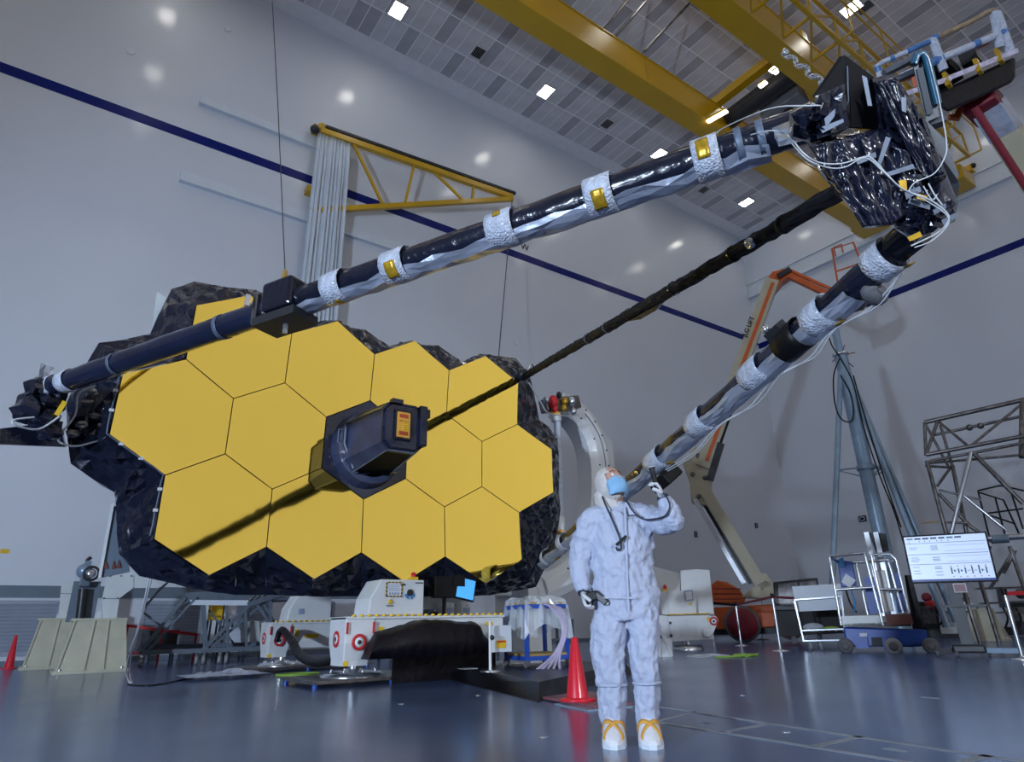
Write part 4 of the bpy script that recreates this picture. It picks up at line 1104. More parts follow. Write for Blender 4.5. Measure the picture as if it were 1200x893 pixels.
# black cloth bundled in front of the near cart
cl = MB()
c0, c1 = PY(428, 760, 8.2), PY(567, 762, 8.2)
Lx = c1.x - c0.x
rnd = random.Random(5)
rings = []
for i in range(23):
    t = i / 22; x = c0.x + Lx * t
    top = 0.66 + 0.14 * min(1, t * 3.2) - 0.02 * math.sin(t * 9) if t < 0.9 else 0.78 - (t - 0.9) * 2.2
    if i == 0: top = 0.52
    dep = 0.13 + 0.06 * math.sin(t * PI) ; f = 0.022 * (1 if i % 2 else -1)
    rings.append([V((x, 8.23 - dep + f, 0.36)), V((x + 0.02, 8.23 - dep * 1.15 + f, (top + 0.36) / 2)), V((x + 0.05, 8.23 - dep * 0.7 + f, top - 0.05)), V((x + 0.06, 8.25, top + rnd.uniform(-0.01, 0.01))), V((x + 0.05, 8.33, top - 0.06)), V((x, 8.33, 0.36))])
tag(center(cl.loft(rings, smooth=True).build('black_cloth_cover', 'black_cloth')), 'black pleated cloth cover wrapped along the white cart beam', 'cover')
# black sheet standing in for the shade in the gap underneath
tag(center(MB().span((c0.x + 0.75, 8.95, 0.0), (c1.x + 0.7, 8.99, 0.41)).build('gap_shade_sheet', 'black_cloth')), 'dark sheet standing in for the shaded gap below the pleated black cover', 'shade sheet')

# draped black hose between the carts
a, b_, c, d = PY(325, 732, 11.9), PY(335, 760, 11.2), PY(352, 775, 10.6), PY(388, 772, 9.6)
hs = MB().path(smooth_path([PY(324, 752, 12.3), PY(330, 738, 12.2), PY(341, 750, 11.8), PY(352, 769, 11.2) * V((1, 1, 1)).length * 0 + PY(352, 768, 11.2), PY(370, 776, 10.4), PY(392, 773, 9.6)]), [0.045 + 0.03 * min(1, k / 12) for k in range(26)], 8)
tag(center(hs.build('black_hose', 'black_cloth')), 'sagging black cloth hose draped across the floor between white carts', 'hose')
# crumpled white plastic and cables on the floor
rnd = random.Random(9); m = MB()
q0 = PZ(262, 790, 0.06)
m.grid(lambda u, v: q0 + V((1.3 * (u - 0.5), 0.9 * (v - 0.5), rnd.uniform(-0.04, 0.10) * math.sin(PI * u) * math.sin(PI * v) + 0.0)), 14, 8, tri=True)
o = m.build('plastic_sheet', 'foil'); md = o.modifiers.new('t', 'SOLIDIFY'); md.thickness = 0.004
tag(center(o), 'crumpled clear plastic sheet lying on the floor beside the stair tower', 'plastic sheet')
pts = [PZ(150, 802, 0.01), PZ(180, 803, 0.01), PZ(230, 793, 0.01), PZ(285, 783, 0.01), PZ(330, 776, 0.012)]
tag(center(MB().path(smooth_path(pts), 0.012, 5).build('floor_cable', 'black')), 'black cable trailing over the floor from pedestal to jacking cart', 'cable')
for k, (x, y, m_) in enumerate(((350, 791, 'green_hose'), (366, 796, 'wood'))):
    q = PZ(x, y, 0.012)
    cp = [q + V((0.35 * math.cos(a_) * (1 + 0.1 * math.sin(3 * a_)), 0.3 * math.sin(a_), 0.012 * (a_ / 6))) for a_ in [i * 0.4 for i in range(30)]]
    tag(center(MB().path(cp, 0.014, 5).build('coiled_hose', m_)), ('green' if k == 0 else 'amber') + ' hose coiled on the floor beside the jacking cart', 'hose')

# low black platform
gl = [V((5.2, 9.0, 0)), V((4.27, 5.62, 0)), V((4.82, 5.98, 0)), V((7.6, 7.6, 0)), V((7.6, 9.0, 0))]
tp = [V((5.42, 8.95, 0.15)), V((4.55, 5.95, 0.15)), V((4.90, 6.15, 0.15)), V((7.5, 7.65, 0.15)), V((7.5, 8.95, 0.15))]
tag(center(MB().loft([gl, tp], smooth=False).build('floor_platform', 'platform')), 'low black platform with sloping sides under the blue cart', 'platform')
a = PZ(438 + 60, 778, 0.16)

# floor mats and traffic cones
def mat_board(px_, material, z0, th, label):
    pts = [PZ(x, y, z0) for x, y in px_]
    o = MB().prism(pts, (0, 0, th)).build('floor_board', material)
    tag(center(o), label, 'board')
mat_board([(650, 826), (689, 834), (742, 829), (712, 818)], 'tower_blue', 0.0, 0.012, 'pale blue board lying lowest under the red cone')
mat_board([(636, 819), (696, 830), (740, 826), (693, 812)], 'mat_pink', 0.013, 0.02, 'reddish black board carrying the red cone')
def cone(base, ht, label, group=None):
    t = thing('traffic_cone', label, 'cone', base, group)
    b = V(base)
    MB().lathe(b, UZ, ((0.17, 0), (0.175, 0.012), (0.17, 0.022), (0.11, 0.03)), 24).build('cone_base', 'red', t)
    MB().lathe(b + UZ * 0.02, UZ, ((0.112, 0), (0.105, 0.03), (0.033, ht - 0.03), (0.028, ht - 0.022), (0.022, ht - 0.022), (0.02, ht - 0.1)), 24).build('cone_body', 'red', t)
cone(PZ(677, 821, 0.034), 0.56, 'red traffic cone standing on the boards beside the worker')
lc = PY(27, 745, 21.3)
cone((lc.x - 0.14, 21.3, 0), 0.78, 'red traffic cone beside the cream pedestals at the grilles')

# ---- blue cart draped in clear plastic
bc = PZ(615, 784, 0.15)
ct = thing('draped_cart', 'blue steel cart draped in clear plastic on the black platform', 'cart', (bc.x + 0.35, bc.y + 0.2, 0.15))
cps = {}
for nme, x, y in (('a', 594, 780), ('b', 618, 783), ('c', 666, 780), ('d', 648, 776)):
    cps[nme] = PZ(x, y, 0.15)
cps['d'] = cps['a'] + (cps['c'] - cps['b'])
zt_ = 0.15 + 0.82
for k in cps:
    MB().bar(cps[k] + UZ * 0.08, V((cps[k].x, cps[k].y, zt_)), 0.05).build('post', 'cart_blue', ct)
    MB().tube(cps[k] + V((-0.03, 0, 0.05)), cps[k] + V((0.03, 0, 0.05)), 0.05, n=12).build('caster', 'rubber', ct)
for z in (0.27, zt_):
    for p_, q_ in (('a', 'b'), ('b', 'c'), ('c', 'd'), ('d', 'a')):
        MB().bar(V((cps[p_].x, cps[p_].y, z)), V((cps[q_].x, cps[q_].y, z)), 0.05, 0.06).build('rail', 'cart_blue', ct)
    ctr = (cps['a'] + cps['b'] + cps['c'] + cps['d']) / 4
    MB().prism([lerp(V((cps[k].x, cps[k].y, z + 0.03)), V((ctr.x, ctr.y, z + 0.03)), -0.02) for k in 'abcd'], (0, 0, 0.03)).build('shelf', 'wood', ct)
zs = zt_ + 0.07
ctr = V((sum(cps[k].x for k in cps) / 4, sum(cps[k].y for k in cps) / 4, 0))
rnd = random.Random(3); loopc = [cps[k] for k in 'abcd']
rings = []
nring = 40
def lp(t):
    t = (t % 1) * 4; i = int(t); return lerp(loopc[i], loopc[(i + 1) % 4], t - i)
for j, (sc, z) in enumerate(((0.15, zs + 0.05), (0.8, zs + 0.06), (1.0, zs + 0.02), (1.08, zs - 0.1), (1.14, zs - 0.25), (1.2, zs - 0.42))):
    rings.append([V((ctr.x + (lp(k / nring).x - ctr.x) * (sc + 0.05 * math.sin(k * 1.9) * (j > 2)), ctr.y + (lp(k / nring).y - ctr.y) * (sc + 0.05 * math.sin(k * 1.9) * (j > 2)), z + rnd.uniform(-0.03, 0.03) + (0.10 * math.sin(k * 0.55) if j == 5 else 0))) for k in range(nring)])
MB().loft(rings, smooth=False, caps=False).build('plastic_drape', 'plastic_clear', ct)
# lay-flat hoses spilling over the side
HPL = Plane(lerp(cps['b'], cps['c'], 0.4) - V((0.1, 0.15, 0)))
for k in range(5):
    hp = smooth_path([HPL.p(628 + 5 * k, 716 + k, 0.45), HPL.p(640 + 4 * k, 708 + k, 0.12), HPL.p(656 + 2 * k, 724 + k, -0.02), HPL.p(659 + k, 745, -0.05), HPL.p(648 + k * 2, 768, -0.10), HPL.p(624 + k * 8, 789 - k, -0.25)])
    MB().path(hp, 0.020, 6).build('clear_hose', 'plastic_violet', ct)
# sign pole with a round foot in front of the cart
sp = PZ(574.6, 787, 0.15)
t = thing('pole_stand', 'slim white pole on a round foot carrying a grey panel with yellow labels', 'stand', (sp.x, sp.y, 0.15))
sp = V((sp.x, sp.y, 0.15))
MB().lathe(sp, UZ, ((0.14, 0), (0.14, 0.012), (0.03, 0.02)), 20).build('foot', 'steel', t)
MB().tube(sp, sp + UZ * 0.62, 0.02, n=8).build('pole', 'white_paint', t)
MB().box(sp + V((0.24, 0.1, 0.40)), (0.36, 0.02, 0.34)).build('panel', 'rail_white', t)
MB().box(sp + V((0.24, 0.085, 0.33)), (0.16, 0.006, 0.1)).build('label_plate', 'yellow_sign', t)
MB().box(sp + V((0.24, 0.082, 0.36)), (0.14, 0.006, 0.02)).build('label_plate', 'red_sign', t)
MB().sph(sp + V((0.02, -0.02, 0.42)), 0.035, 8, 6).build('clamp', 'dark_metal', t)

# work screen and black equipment under the mirror
ws = PY(545, 690, 9.9)
t = thing('work_screen', 'small work screen glowing blue on a black rack below the mirror', 'screen', (ws.x, ws.y, 0))
r_, a_, u_ = V((0.96, 0.28, 0)), V((-0.28, 0.96, 0)), UZ
w2 = V((ws.x, 9.08, PY(545, 690, 9.08).z))
w2 = PY(545, 690, 8.72)
tilt = (V((0.98, 0.1, -0.17)).normalized(), V((-0.1, 1, 0)).normalized(), V((0.17, 0, 0.98)).normalized())
MB().box(w2, (0.36, 0.04, 0.33), tilt).build('bezel', 'black', t)
MB().box(w2 - UY * 0.023, (0.32, 0.01, 0.28), tilt).build('display', 'screen_blue', t)
MB().box(w2 + V((-0.36, 0.03, 0.02)), (0.36, 0.14, 0.3)).build('rack', 'black', t, bevel=0.02)
MB().box(w2 + V((-0.14, -0.04, 0.11)), (0.2, 0.05, 0.16)).build('clip_arm', 'black', t)
MB().prism([w2 + V((-0.46, -0.03, 0.10)), w2 + V((-0.36, -0.03, 0.16)), w2 + V((-0.30, -0.03, 0.04)), w2 + V((-0.40, -0.03, -0.05))], (0, 0.01, 0)).build('tag', 'steel', t)
MB().tube(w2 + V((-0.3, 0.1, -0.1)), V((w2.x - 0.3, w2.y + 0.1, 0.9)), 0.03, n=8).build('stalk', 'black', t)

# benches with instruments far behind
for k, (x, y_, w, n) in enumerate(((7.2, 15.2, 2.6, 5), (10.6, 15.0, 2.2, 4))):
    t = thing('work_bench', ('grey work bench crowded with instruments behind the near jacking cart' if k == 0 else 'grey work bench with white instruments behind the draped cart'), 'bench', (x + w / 2, y_ + 0.4, 0))
    MB().span((x, y_, 0.86), (x + w, y_ + 0.8, 0.92)).build('bench_top', 'rail_white', t)
    for a in (0.05, w - 0.05):
        for b in (0.05, 0.75): MB().bar((x + a, y_ + b, 0), (x + a, y_ + b, 0.86), 0.06).build('leg', 'grey_paint', t)
    MB().span((x + 0.1, y_ + 0.1, 0.3), (x + w - 0.1, y_ + 0.7, 0.34)).build('lower_shelf', 'grey_paint', t)
    MB().span((x, y_ + 0.72, 0.92), (x + w, y_ + 0.78, 1.75)).build('back_panel', 'bracket_white', t)
    MB().span((x, y_ + 0.35, 1.5), (x + w, y_ + 0.75, 1.54)).build('upper_shelf', 'rail_white', t)
    rnd = random.Random(k + 40)
    lab = ['white instrument case sitting on the bench behind the carts', 'grey instrument case sitting on the bench behind the carts', 'dark instrument case sitting on the bench behind the carts']
    for i in range(n):
        wi = rnd.uniform(0.22, 0.36); xx = x + 0.1 + i * (w - 0.2) / n; hh = rnd.uniform(0.2, 0.45); mi = rnd.randrange(3)
        tt = thing('instrument_case', lab[mi], 'instrument', (xx + wi / 2, y_ + 0.3, 0.92), 'instruments on the benches')
        MB().span((xx, y_ + 0.1, 0.92), (xx + wi, y_ + 0.5, 0.92 + hh)).build('case', ('white_paint', 'grey_paint', 'dark_metal')[mi], tt, bevel=0.01)
        MB().span((xx + 0.04, y_ + 0.09, 0.98), (xx + wi - 0.04, y_ + 0.1, 0.92 + hh * 0.7)).build('front_panel', ('screen_grey', 'black', 'steel')[mi], tt)
        MB().lathe((xx + wi * 0.5, y_ + 0.09, 0.92 + hh * 0.84), (0, -1, 0), ((0.02, 0), (0.02, 0.02), (0.01, 0.025)), 8).build('knob', 'steel', tt)

# ================================================================== things on the right-hand side
# ---- white cabinet unit
P = Plane(PZ(812, 762, 0))
t = thing('cabinet_unit', 'white cabinet unit with red ring sign and studded rim behind the worker', 'cabinet', P.b)
lowc = P.quad('lower_cabinet', 'white_paint', t, [(782, 722), (832, 720.5), (837, 749), (788, 752)], 0.9, 0.0, 0.01)
P.quad('side_panel', 'white_paint', t, [(766, 720), (784, 722), (790, 752), (776, 748)], 0.9, 0.08)
P.quad('cabinet_door', 'bracket_white', lowc, [(794, 726), (815, 725), (818, 746), (797, 747)], 0.02, -0.02)
for x, y in ((786, 730), (787, 745)): P.quad('hinge', 'dark_metal', lowc, [(x - 2, y - 1.5), (x + 1, y - 1.5), (x + 1, y + 1.5), (x - 2, y + 1.5)], 0.03, -0.03)
up = P.quad('control_cabinet', 'white_paint', t, [(781, 692), (815, 692), (816, 720), (784, 720)], 0.7, 0.06, 0.01)
P.quad('sloped_end', 'white_paint', t, [(772, 695), (781, 692), (784, 720), (776, 720)], 0.7, 0.08)
P.quad('tall_cabinet', 'white_paint', t, [(797, 668.5), (816, 667), (831.5, 668), (837, 720), (815, 720), (800, 720)], 0.8, 0.35, 0.01)
P.quad('wing_panel', 'white_paint', t, [(760, 662), (797, 672), (797, 694), (768, 694)], 0.05, 0.5)
P.quad('notice', 'screen_grey', up, [(801, 692), (811.5, 691), (813, 704), (803, 705)], 0.02, 0.03)
P.quad('notice_sheet', 'paper', up, [(803, 694), (810.5, 693), (811.5, 702), (804.5, 703)], 0.02, 0.015)
P.quad('yellow_label', 'yellow_sign', up, [(807, 706), (811, 706), (811, 709), (808, 709)], 0.02, 0.03)
P.quad('yellow_label', 'yellow_sign', lowc, [(828, 723), (831, 723), (832, 728), (829, 728)], 0.02, -0.02)
bo = P.quad('beacon_base', 'yellow_sign', up, [(776, 690), (783, 690), (783, 693), (776, 693)], 0.12, 0.2)
MB().lathe(P.p(779.5, 690, 0.25), UZ, ((0.05, 0), (0.05, 0.08), (0.02, 0.11)), 10).build('beacon', 'red', up)
hazard_edge(P.p(782, 721, -0.01), P.p(832, 719.5, -0.01), lowc, 14, 0.05)
lever = P.quad('lever_plate', 'white_paint', t, [(832, 722), (839, 722), (842, 727), (836, 742), (833, 744)], 0.08, -0.1, 0.01)
sign_disc(P.p(836.5, 728, -0.11), -P.a, 0.11, lever)
MB().lathe(P.p(829, 741, -0.02), -P.a, ((0.14, 0), (0.14, 0.05), (0.1, 0.06)), 18).build('round_flange', 'white_paint', t)
MB().lathe(P.p(807, 763, 0.3) * V((1, 1, 0)).length * 0 + V((P.p(807, 763, 0.35).x, P.p(807, 763, 0.35).y, 0)), UZ, ((0.42, 0.0), (0.42, 0.06), (0.35, 0.12), (0.1, 0.14)), 24).build('round_foot', 'steel', t)
f_ = P.p(807, 758, 0.35); MB().tube(V((f_.x, f_.y, 0.1)), V((f_.x, f_.y, 0.45)), 0.08, n=10).build('jack_screw', 'steel', t)
for x in (836, 800): 
    f_ = P.p(x, 752, 0.6); MB().tube(V((f_.x, f_.y, 0.0)), V((f_.x, f_.y, 0.5)), 0.03, n=8).build('support_leg', 'steel', t)
MB().lathe(P.p(771, 700, 0.05), -P.a, ((0.05, 0), (0.05, 0.03), (0.03, 0.04)), 12).build('port', 'dark_metal', t)
# step beside it
P2 = Plane(PZ(780, 770, 0))
t = thing('step_ladder', 'small white step ladder beside the white cabinet unit', 'ladder', P2.b)
for a, b in (((772, 735), (773, 769)), ((782, 752), (788, 769)), ((772, 736), (781, 752))): P2.bar('rail', 'white_paint', t, a, b, 0.05, 0.05)
for y in (757, 768): P2.bar('step', 'white_paint', t, (772, y), (788, y), 0.3, 0.04, 0.1)
# green and clear lines on the floor
for k, (m_, lab) in enumerate((('green_hose', 'green hose heaped on the floor beside the cabinet unit'), ('white_cable', 'thin pale wires tangled on the floor beneath the cabinet unit'))):
    q = PZ(868 if k == 0 else 828, 769, 0.012); rnd = random.Random(k + 3)
    pts = [q + V((rnd.uniform(-0.6, 0.6), rnd.uniform(-0.3, 0.3), 0.012 * (i % 3))) for i in range(16)]
    tag(center(MB().path(smooth_path(pts, 4), 0.014 if k == 0 else 0.008, 5).build('floor_line', m_)), lab, 'hose' if k == 0 else 'wire')

# ---- boom lift in the corner
P = Plane(PZ(870, 752.5, 0))
t = thing('boom_lift', 'orange and tan articulated boom lift reaching up beside the corner', 'boom lift', P.b)
body_ = P.quad('hood', 'orange', t, [(832, 686), (840, 680), (852, 682), (866, 690), (874, 701), (872, 706), (832, 708)], 1.6, 0.1, 0.04)
for y in (690, 696, 702): P.quad('hood_vent', 'red_dark', body_, [(836, y - 0.6), (868, y - 0.6), (868, y + 0.6), (836, y + 0.6)], 0.02, 0.09)
P.quad('chassis', 'orange', t, [(836, 712), (905, 708), (912, 722), (908, 735), (840, 738)], 1.4, 0.2, 0.04)
P.quad('axle_bed', 'dark_metal', t, [(836, 722), (930, 720), (930, 742), (836, 744)], 1.2, 0.5)
for x, y, r in ((870, 731, 20), (925, 733, 15)):
    c = P.p(x, y, 0.0); rr = r * 0.0308
    w = MB().lathe(c - P.a * 0.12, P.a, ((rr * 0.8, 0), (rr, 0.08), (rr, 0.4), (rr * 0.8, 0.48)), 24).build('wheel', 'rubber', t)
    MB().lathe(c - P.a * 0.15, P.a, ((rr * 0.35, 0), (rr * 0.85, 0.03), (rr * 0.85, 0.1)), 24).build('wheel_disc', 'red_dark', w)
P.quad('turret', 'tan', t, [(868, 700), (880, 690), (893, 680), (905, 678), (908, 698), (900, 702)], 0.8, 0.0, 0.04)
P.quad('counterweight', 'tan', t, [(884, 672), (898, 672), (906, 684), (892, 692)], 0.9, 0.0)
lbm = P.bar('lower_boom', 'tan', t, (826, 575), (891, 684), 0.42, 0.42, 0.15)
P.bar('lower_link', 'steel', t, (814, 585), (872, 684), 0.16, 0.16, 0.1); P.bar('lower_link', 'dark_metal', t, (820, 582), (880, 684), 0.12, 0.12, 0.3)
P.quad('knuckle', 'tan', t, [(813, 524), (834, 524), (839, 545), (834, 566), (834, 594), (810, 588), (808, 566), (800, 543)], 0.6, 0.05, 0.03)
for x, y in ((818, 534), (812, 556), (826, 560), (818, 582)): MB().lathe(P.p(x, y, 0.05), -P.a, ((0.09, 0), (0.09, 0.05), (0.04, 0.06)), 10).build('pin', 'steel_dark', t)
ub = P.bar('upper_boom', 'tan', t, (824, 548), (905, 330), 0.52, 0.5, 0.2)
P.bar('boom_stripe', 'orange', ub, (828, 540), (906, 331), 0.14, 0.03, -0.07)
# lettering along the boom
a_, b_ = P.p(877, 412, -0.09), P.p(885, 386, -0.09)
a_, b_ = P.p(871.5, 397, -0.10), P.p(883, 369, -0.10)
dr = (b_ - a_).normalized(); upv = dr.cross(-P.a)
text_mesh('JLG LIFT', 'boom_lettering', 0.26, (a_ + b_) / 2, dr, -upv if upv.dot(P.r) > 0 else upv, 'black', ub, 0.01)
P.bar('lift_cylinder', 'black', t, (856, 485), (843, 522), 0.12, 0.12, 0.05); P.bar('cylinder_barrel', 'dark_metal', t, (845, 520), (832, 563), 0.26, 0.26, 0.05)
P.quad('boom_head', 'orange', t, [(896, 330), (905, 318), (922, 314), (930, 320), (918, 328), (908, 340)], 0.6, 0.1, 0.03)
P.bar('head_link', 'dark_metal', t, (912, 324), (926, 316), 0.2, 0.2, 0.0)
jbm = P.bar('jib_arm', 'orange', t, (918, 320), (985, 352), 0.22, 0.22, 0.2); P.bar('jib_arm', 'orange', t, (924, 316), (990, 346), 0.10, 0.10, 0.1)
bk = P.quad('basket_floor', 'dark_metal', t, [(982, 340), (1022, 326), (1024, 340), (1018, 348), (990, 356)], 1.2, 0.1, 0.02)
for o_ in (0.1, 1.2):
    P.rod('basket_rail', 'orange', t, [(984, 344), (975, 292), (1000, 284), (1018, 330)], 0.04, o_)
    P.rod('basket_rail', 'orange', t, [(980, 318), (1010, 308)], 0.035, o_)
P.rod('basket_rail', 'orange', t, [(975, 292, 0.1), (975, 292, 1.2)], 0.04); P.rod('basket_rail', 'orange', t, [(1000, 284, 0.1), (1000, 284, 1.2)], 0.04)
P.rod('control_guard', 'orange', t, [(979, 300), (977, 290), (986, 286), (988, 296)], 0.035, 0.0)

# ---- stanchions with belts
def stanchion(base_px, top_px, label, belt_to=None, belt_mat='red_dark', y0=None):
    b = PZ(*base_px, 0); top = PV(top_px[0], top_px[1], b); hh = top.z
    t = thing('stanchion', label, 'stanchion', b)
    MB().lathe(b, UZ, ((0.19, 0), (0.19, 0.015), (0.05, 0.035), (0.03, 0.06)), 20).build('foot', 'steel', t)
    MB().tube(b + UZ * 0.03, b + UZ * hh, 0.032, n=10).build('pole', 'steel', t)
    MB().tube(b + UZ * (hh - 0.08), b + UZ * (hh + 0.03), 0.042, n=12).build('belt_head', 'black', t)
    if belt_to is not None:
        q = V(belt_to); a = b + UZ * (hh - 0.05)
        MB().bar(a, q, 0.006, 0.06).build('belt', belt_mat, t)
    return b + UZ * (hh - 0.05)
h1 = stanchion((869, 757), (864, 707), 'steel stanchion beside the cabinet unit with a dark belt', None)
h2 = stanchion((915, 763), (906, 697), 'steel stanchion with a red belt before the boom lift', h1)
bt = PZ(938, 762, 0); 
stanchion((1199, 773), (1175, 692), 'steel stanchion with a red belt beside the display stand', PV(1240, 694, PZ(1240, 775, 0)), 'red_sign')
bl = MB().bar(h2, PV(932, 701, PZ(932, 760, 0)), 0.006, 0.06); tag(center(bl.build('belt', 'red_dark')), 'dark red belt stretched from the stanchion to the wire cart', 'belt')
bl = MB().bar(h1, P.p(836, 707, -5.0), 0.006, 0.07); tag(center(bl.build('belt', 'black')), 'black belt running from the stanchion to the cabinet unit', 'belt')

# ---- steel pedestal stool and weight
P = Plane(PZ(893, 750, 0))
t = thing('steel_stool', 'round steel stool standing before the red wheel', 'stool', P.b)
MB().lathe(P.p(894, 731, 0), UZ, ((0.3, 0), (0.32, 0.03), (0.32, 0.16), (0.28, 0.2)), 22).build('seat', 'steel', t)
MB().tube(P.p(894, 730, 0), V((P.b.x, P.b.y, 0.02)), 0.04, n=8).build('column', 'steel', t)
MB().lathe(P.b, UZ, ((0.3, 0), (0.3, 0.03), (0.05, 0.06)), 18).build('foot', 'steel_dark', t)
MB().tube(P.p(894, 722, 0), P.p(893, 704, 0), 0.03, n=8).build('handle', 'steel', t)

# ---- wire shelf cart
P = Plane(PZ(962, 762, 0))
t = thing('wire_cart', 'low steel wire cart with plastic bags beside the blue lift', 'cart', P.b)
for a, b in (((931, 704), (942, 752)), ((986, 700), (992, 752))):
    for o_ in (0, 0.6): P.bar('post', 'steel', t, a, b, 0.035, 0.035, o_)
for ya, yb_ in ((703, 699), (739, 737), (751, 750)):
    for o_ in (0, 0.6): P.bar('shelf_rail', 'steel', t, (931 + (ya - 703) * 0.22, ya), (986 + (ya - 703) * 0.12, yb_), 0.03, 0.03, o_)
    if ya > 710:
        for k in range(7): P.bar('shelf_wire', 'steel_dark', t, (940 + k * 8, ya), (940 + k * 8, ya), 0.02, 0.02, 0.0, 0.6)
P.bar('tray', 'rail_white', t, (931, 702), (988, 699), 0.6, 0.05, 0.3)
for x in (950, 984, 962):
    MB().lathe(P.p(x, 757, 0.05) - P.r * 0.03, P.r, ((0.09, 0), (0.1, 0.02), (0.1, 0.05), (0.08, 0.07)), 14).build('caster', 'wheel_grey', t)
for k, (x, y, w, m_, lab) in enumerate(((953, 735, 0.34, 'plastic_clear', 'clear plastic bag of parts on the wire cart'), (974, 736, 0.26, 'green_hose', 'green folded bag on the wire cart'))):
    c = P.p(x, y, 0.3); rnd = random.Random(k)
    tag(center(MB().sph(c, w, 12, 7, (1, 0.6, 0.3 if k == 0 else 0.15)).build('parts_bag', m_)), lab, 'bag')
# dark glazed case behind
P = Plane(PZ(935, 757, 0))
t = thing('equipment_case', 'dark glazed equipment case behind the wire cart', 'case', P.b)
P.quad('case_body', 'dark_metal', t, [(906, 682), (958, 677), (964, 715), (908, 716)], 1.2, 0.0, 0.03)
P.quad('case_glass', 'steel_dark', t, [(912, 685), (934, 682), (936, 708), (913, 710)], 0.02, -0.02); P.quad('case_glass', 'steel_dark', t, [(937, 682), (956, 680), (960, 706), (939, 708)], 0.02, -0.02)
P.quad('case_base', 'black', t, [(908, 715), (985, 712), (990, 742), (912, 746)], 1.2, 0.05)
for x in (930, 960): P.quad('case_leg', 'dark_metal', t, [(x - 3, 742), (x + 3, 742), (x + 4, 754), (x - 2, 754)], 0.2, 0.3)

# ---- blue personnel lift
P = Plane(PZ(1035, 765, 0))
t = thing('personnel_lift', 'blue one-person lift with a bright rail basket and aluminium mast', 'lift', P.b)
ch_ = P.quad('chassis', 'lift_blue', t, [(988, 735), (1086, 738), (1087, 756), (1076, 758), (1000, 758), (991, 752)], 1.0, 0.0, 0.03)
P.quad('bumper', 'lift_blue', ch_, [(1000, 746), (1016, 746), (1018, 760), (1004, 760)], 0.1, -0.08); P.quad('bumper', 'lift_blue', ch_, [(1034, 745), (1039, 745), (1042, 762), (1036, 762)], 0.1, -0.08)
P.quad('motor_box', 'black', ch_, [(1021, 747), (1033, 747), (1034, 757), (1022, 757)], 0.06, -0.05)
for pts in ([(1007, 742), (1016, 742), (1016, 747), (1008, 747)], [(1012, 752), (1015, 752), (1015, 755), (1012, 755)]): P.quad('label_plate', 'paper', ch_, pts, 0.02, -0.03)
P.quad('skirt_panel', 'lift_blue', ch_, [(1050, 738), (1086, 740), (1087, 752), (1054, 756)], 0.05, -0.06)
for x, y, r in ((1047, 757.5, 9.5), (991, 757, 9), (1091, 757, 9)):
    c = P.p(x, y, -0.02); rr = r * 0.0178
    w = MB().lathe(c - P.a * 0.12, P.a, ((rr * 0.7, 0), (rr, 0.03), (rr, 0.12), (rr * 0.8, 0.16)), 22).build('wheel', 'wheel_grey' if x < 1090 and x > 1000 else 'rubber', t)
    MB().lathe(c - P.a * 0.14, P.a, ((rr * 0.3, 0), (rr * 0.55, 0.02), (rr * 0.55, 0.05)), 16).build('hub', 'rubber', w)
bask = P.quad('toe_board', 'white_paint', t, [(985, 722), (1031, 721), (1035, 732), (988, 733)], 0.03, -0.05, 0.0)
P.quad('basket_floor', 'dark_metal', t, [(988, 731), (1066, 728), (1069, 734), (990, 735)], 0.7, -0.05)
for pts, o_ in (([(972, 652), (986, 733)], -0.05), ([(1013, 648), (1035, 733)], -0.05), ([(972, 652), (1013, 648)], -0.05), ([(980, 691), (1025, 688)], -0.05),
                ([(1021, 651), (1036, 719)], -0.05), ([(1021, 651), (1030, 649), (1044, 650), (1050, 656), (1065, 718)], -0.05), ([(1028, 690), (1060, 691)], -0.05),
                ([(1003, 659), (1017, 721)], 0.6), ([(985, 661), (1003, 659)], 0.6), ([(1041, 658), (1058, 718)], 0.6), ([(1003, 659), (1041, 656)], 0.6),
                ([(972, 652, -0.05), (985, 661, 0.6)], 0), ([(1050, 656, -0.05), (1041, 658, 0.6)], 0)):
    P.rod('basket_rail', 'steel', t, pts, 0.032, o_)
P.quad('kick_plate', 'red_brown', t, [(1037, 720), (1067, 719), (1071, 731), (1040, 733)], 0.03, -0.08)
for k, (x0, x1) in enumerate(((1015, 1020), (1026, 1032))):
    P.bar('mast_column', 'steel', t, (x0, 624), (x0 + 22, 722), 0.10, 0.12, 0.75)
P.quad('mast_body', 'white_paint', t, [(1026, 668), (1036, 668), (1047, 716), (1034, 717)], 0.12, 0.6)
P.quad('mast_cover', 'lift_blue', t, [(1012, 676), (1024, 676), (1034, 718), (1018, 720)], 0.1, 0.66); P.quad('mast_cover', 'lift_blue', t, [(1046, 672), (1056, 672), (1066, 716), (1052, 718)], 0.1, 0.66)
P.quad('mast_head', 'dark_metal', t, [(1018, 624), (1038, 625), (1042, 645), (1028, 650)], 0.2, 0.9)
P.quad('control_box', 'lift_blue', t, [(981, 656), (999, 658), (1004, 686), (986, 688)], 0.2, 0.35, 0.02)
P.quad('control_panel', 'blue_sign', t, [(983, 655), (988, 653), (990, 664), (984, 664)], 0.1, 0.2)
P.quad('paper_sheet', 'paper', t, [(991, 672), (1003, 680), (996, 689), (986, 682)], 0.01, 0.25)
P.rod('basket_cable', 'blue_sign', t, [(997, 690), (1002, 705), (1001, 718)], 0.02, 0.3, smooth=True); P.rod('basket_cable', 'black', t, [(991, 690), (996, 706), (1004, 718)], 0.02, 0.35, smooth=True)
P.quad('back_drape', 'black_cloth', t, [(1060, 674), (1068, 674), (1083, 730), (1086, 738), (1070, 738)], 0.15, 0.75)

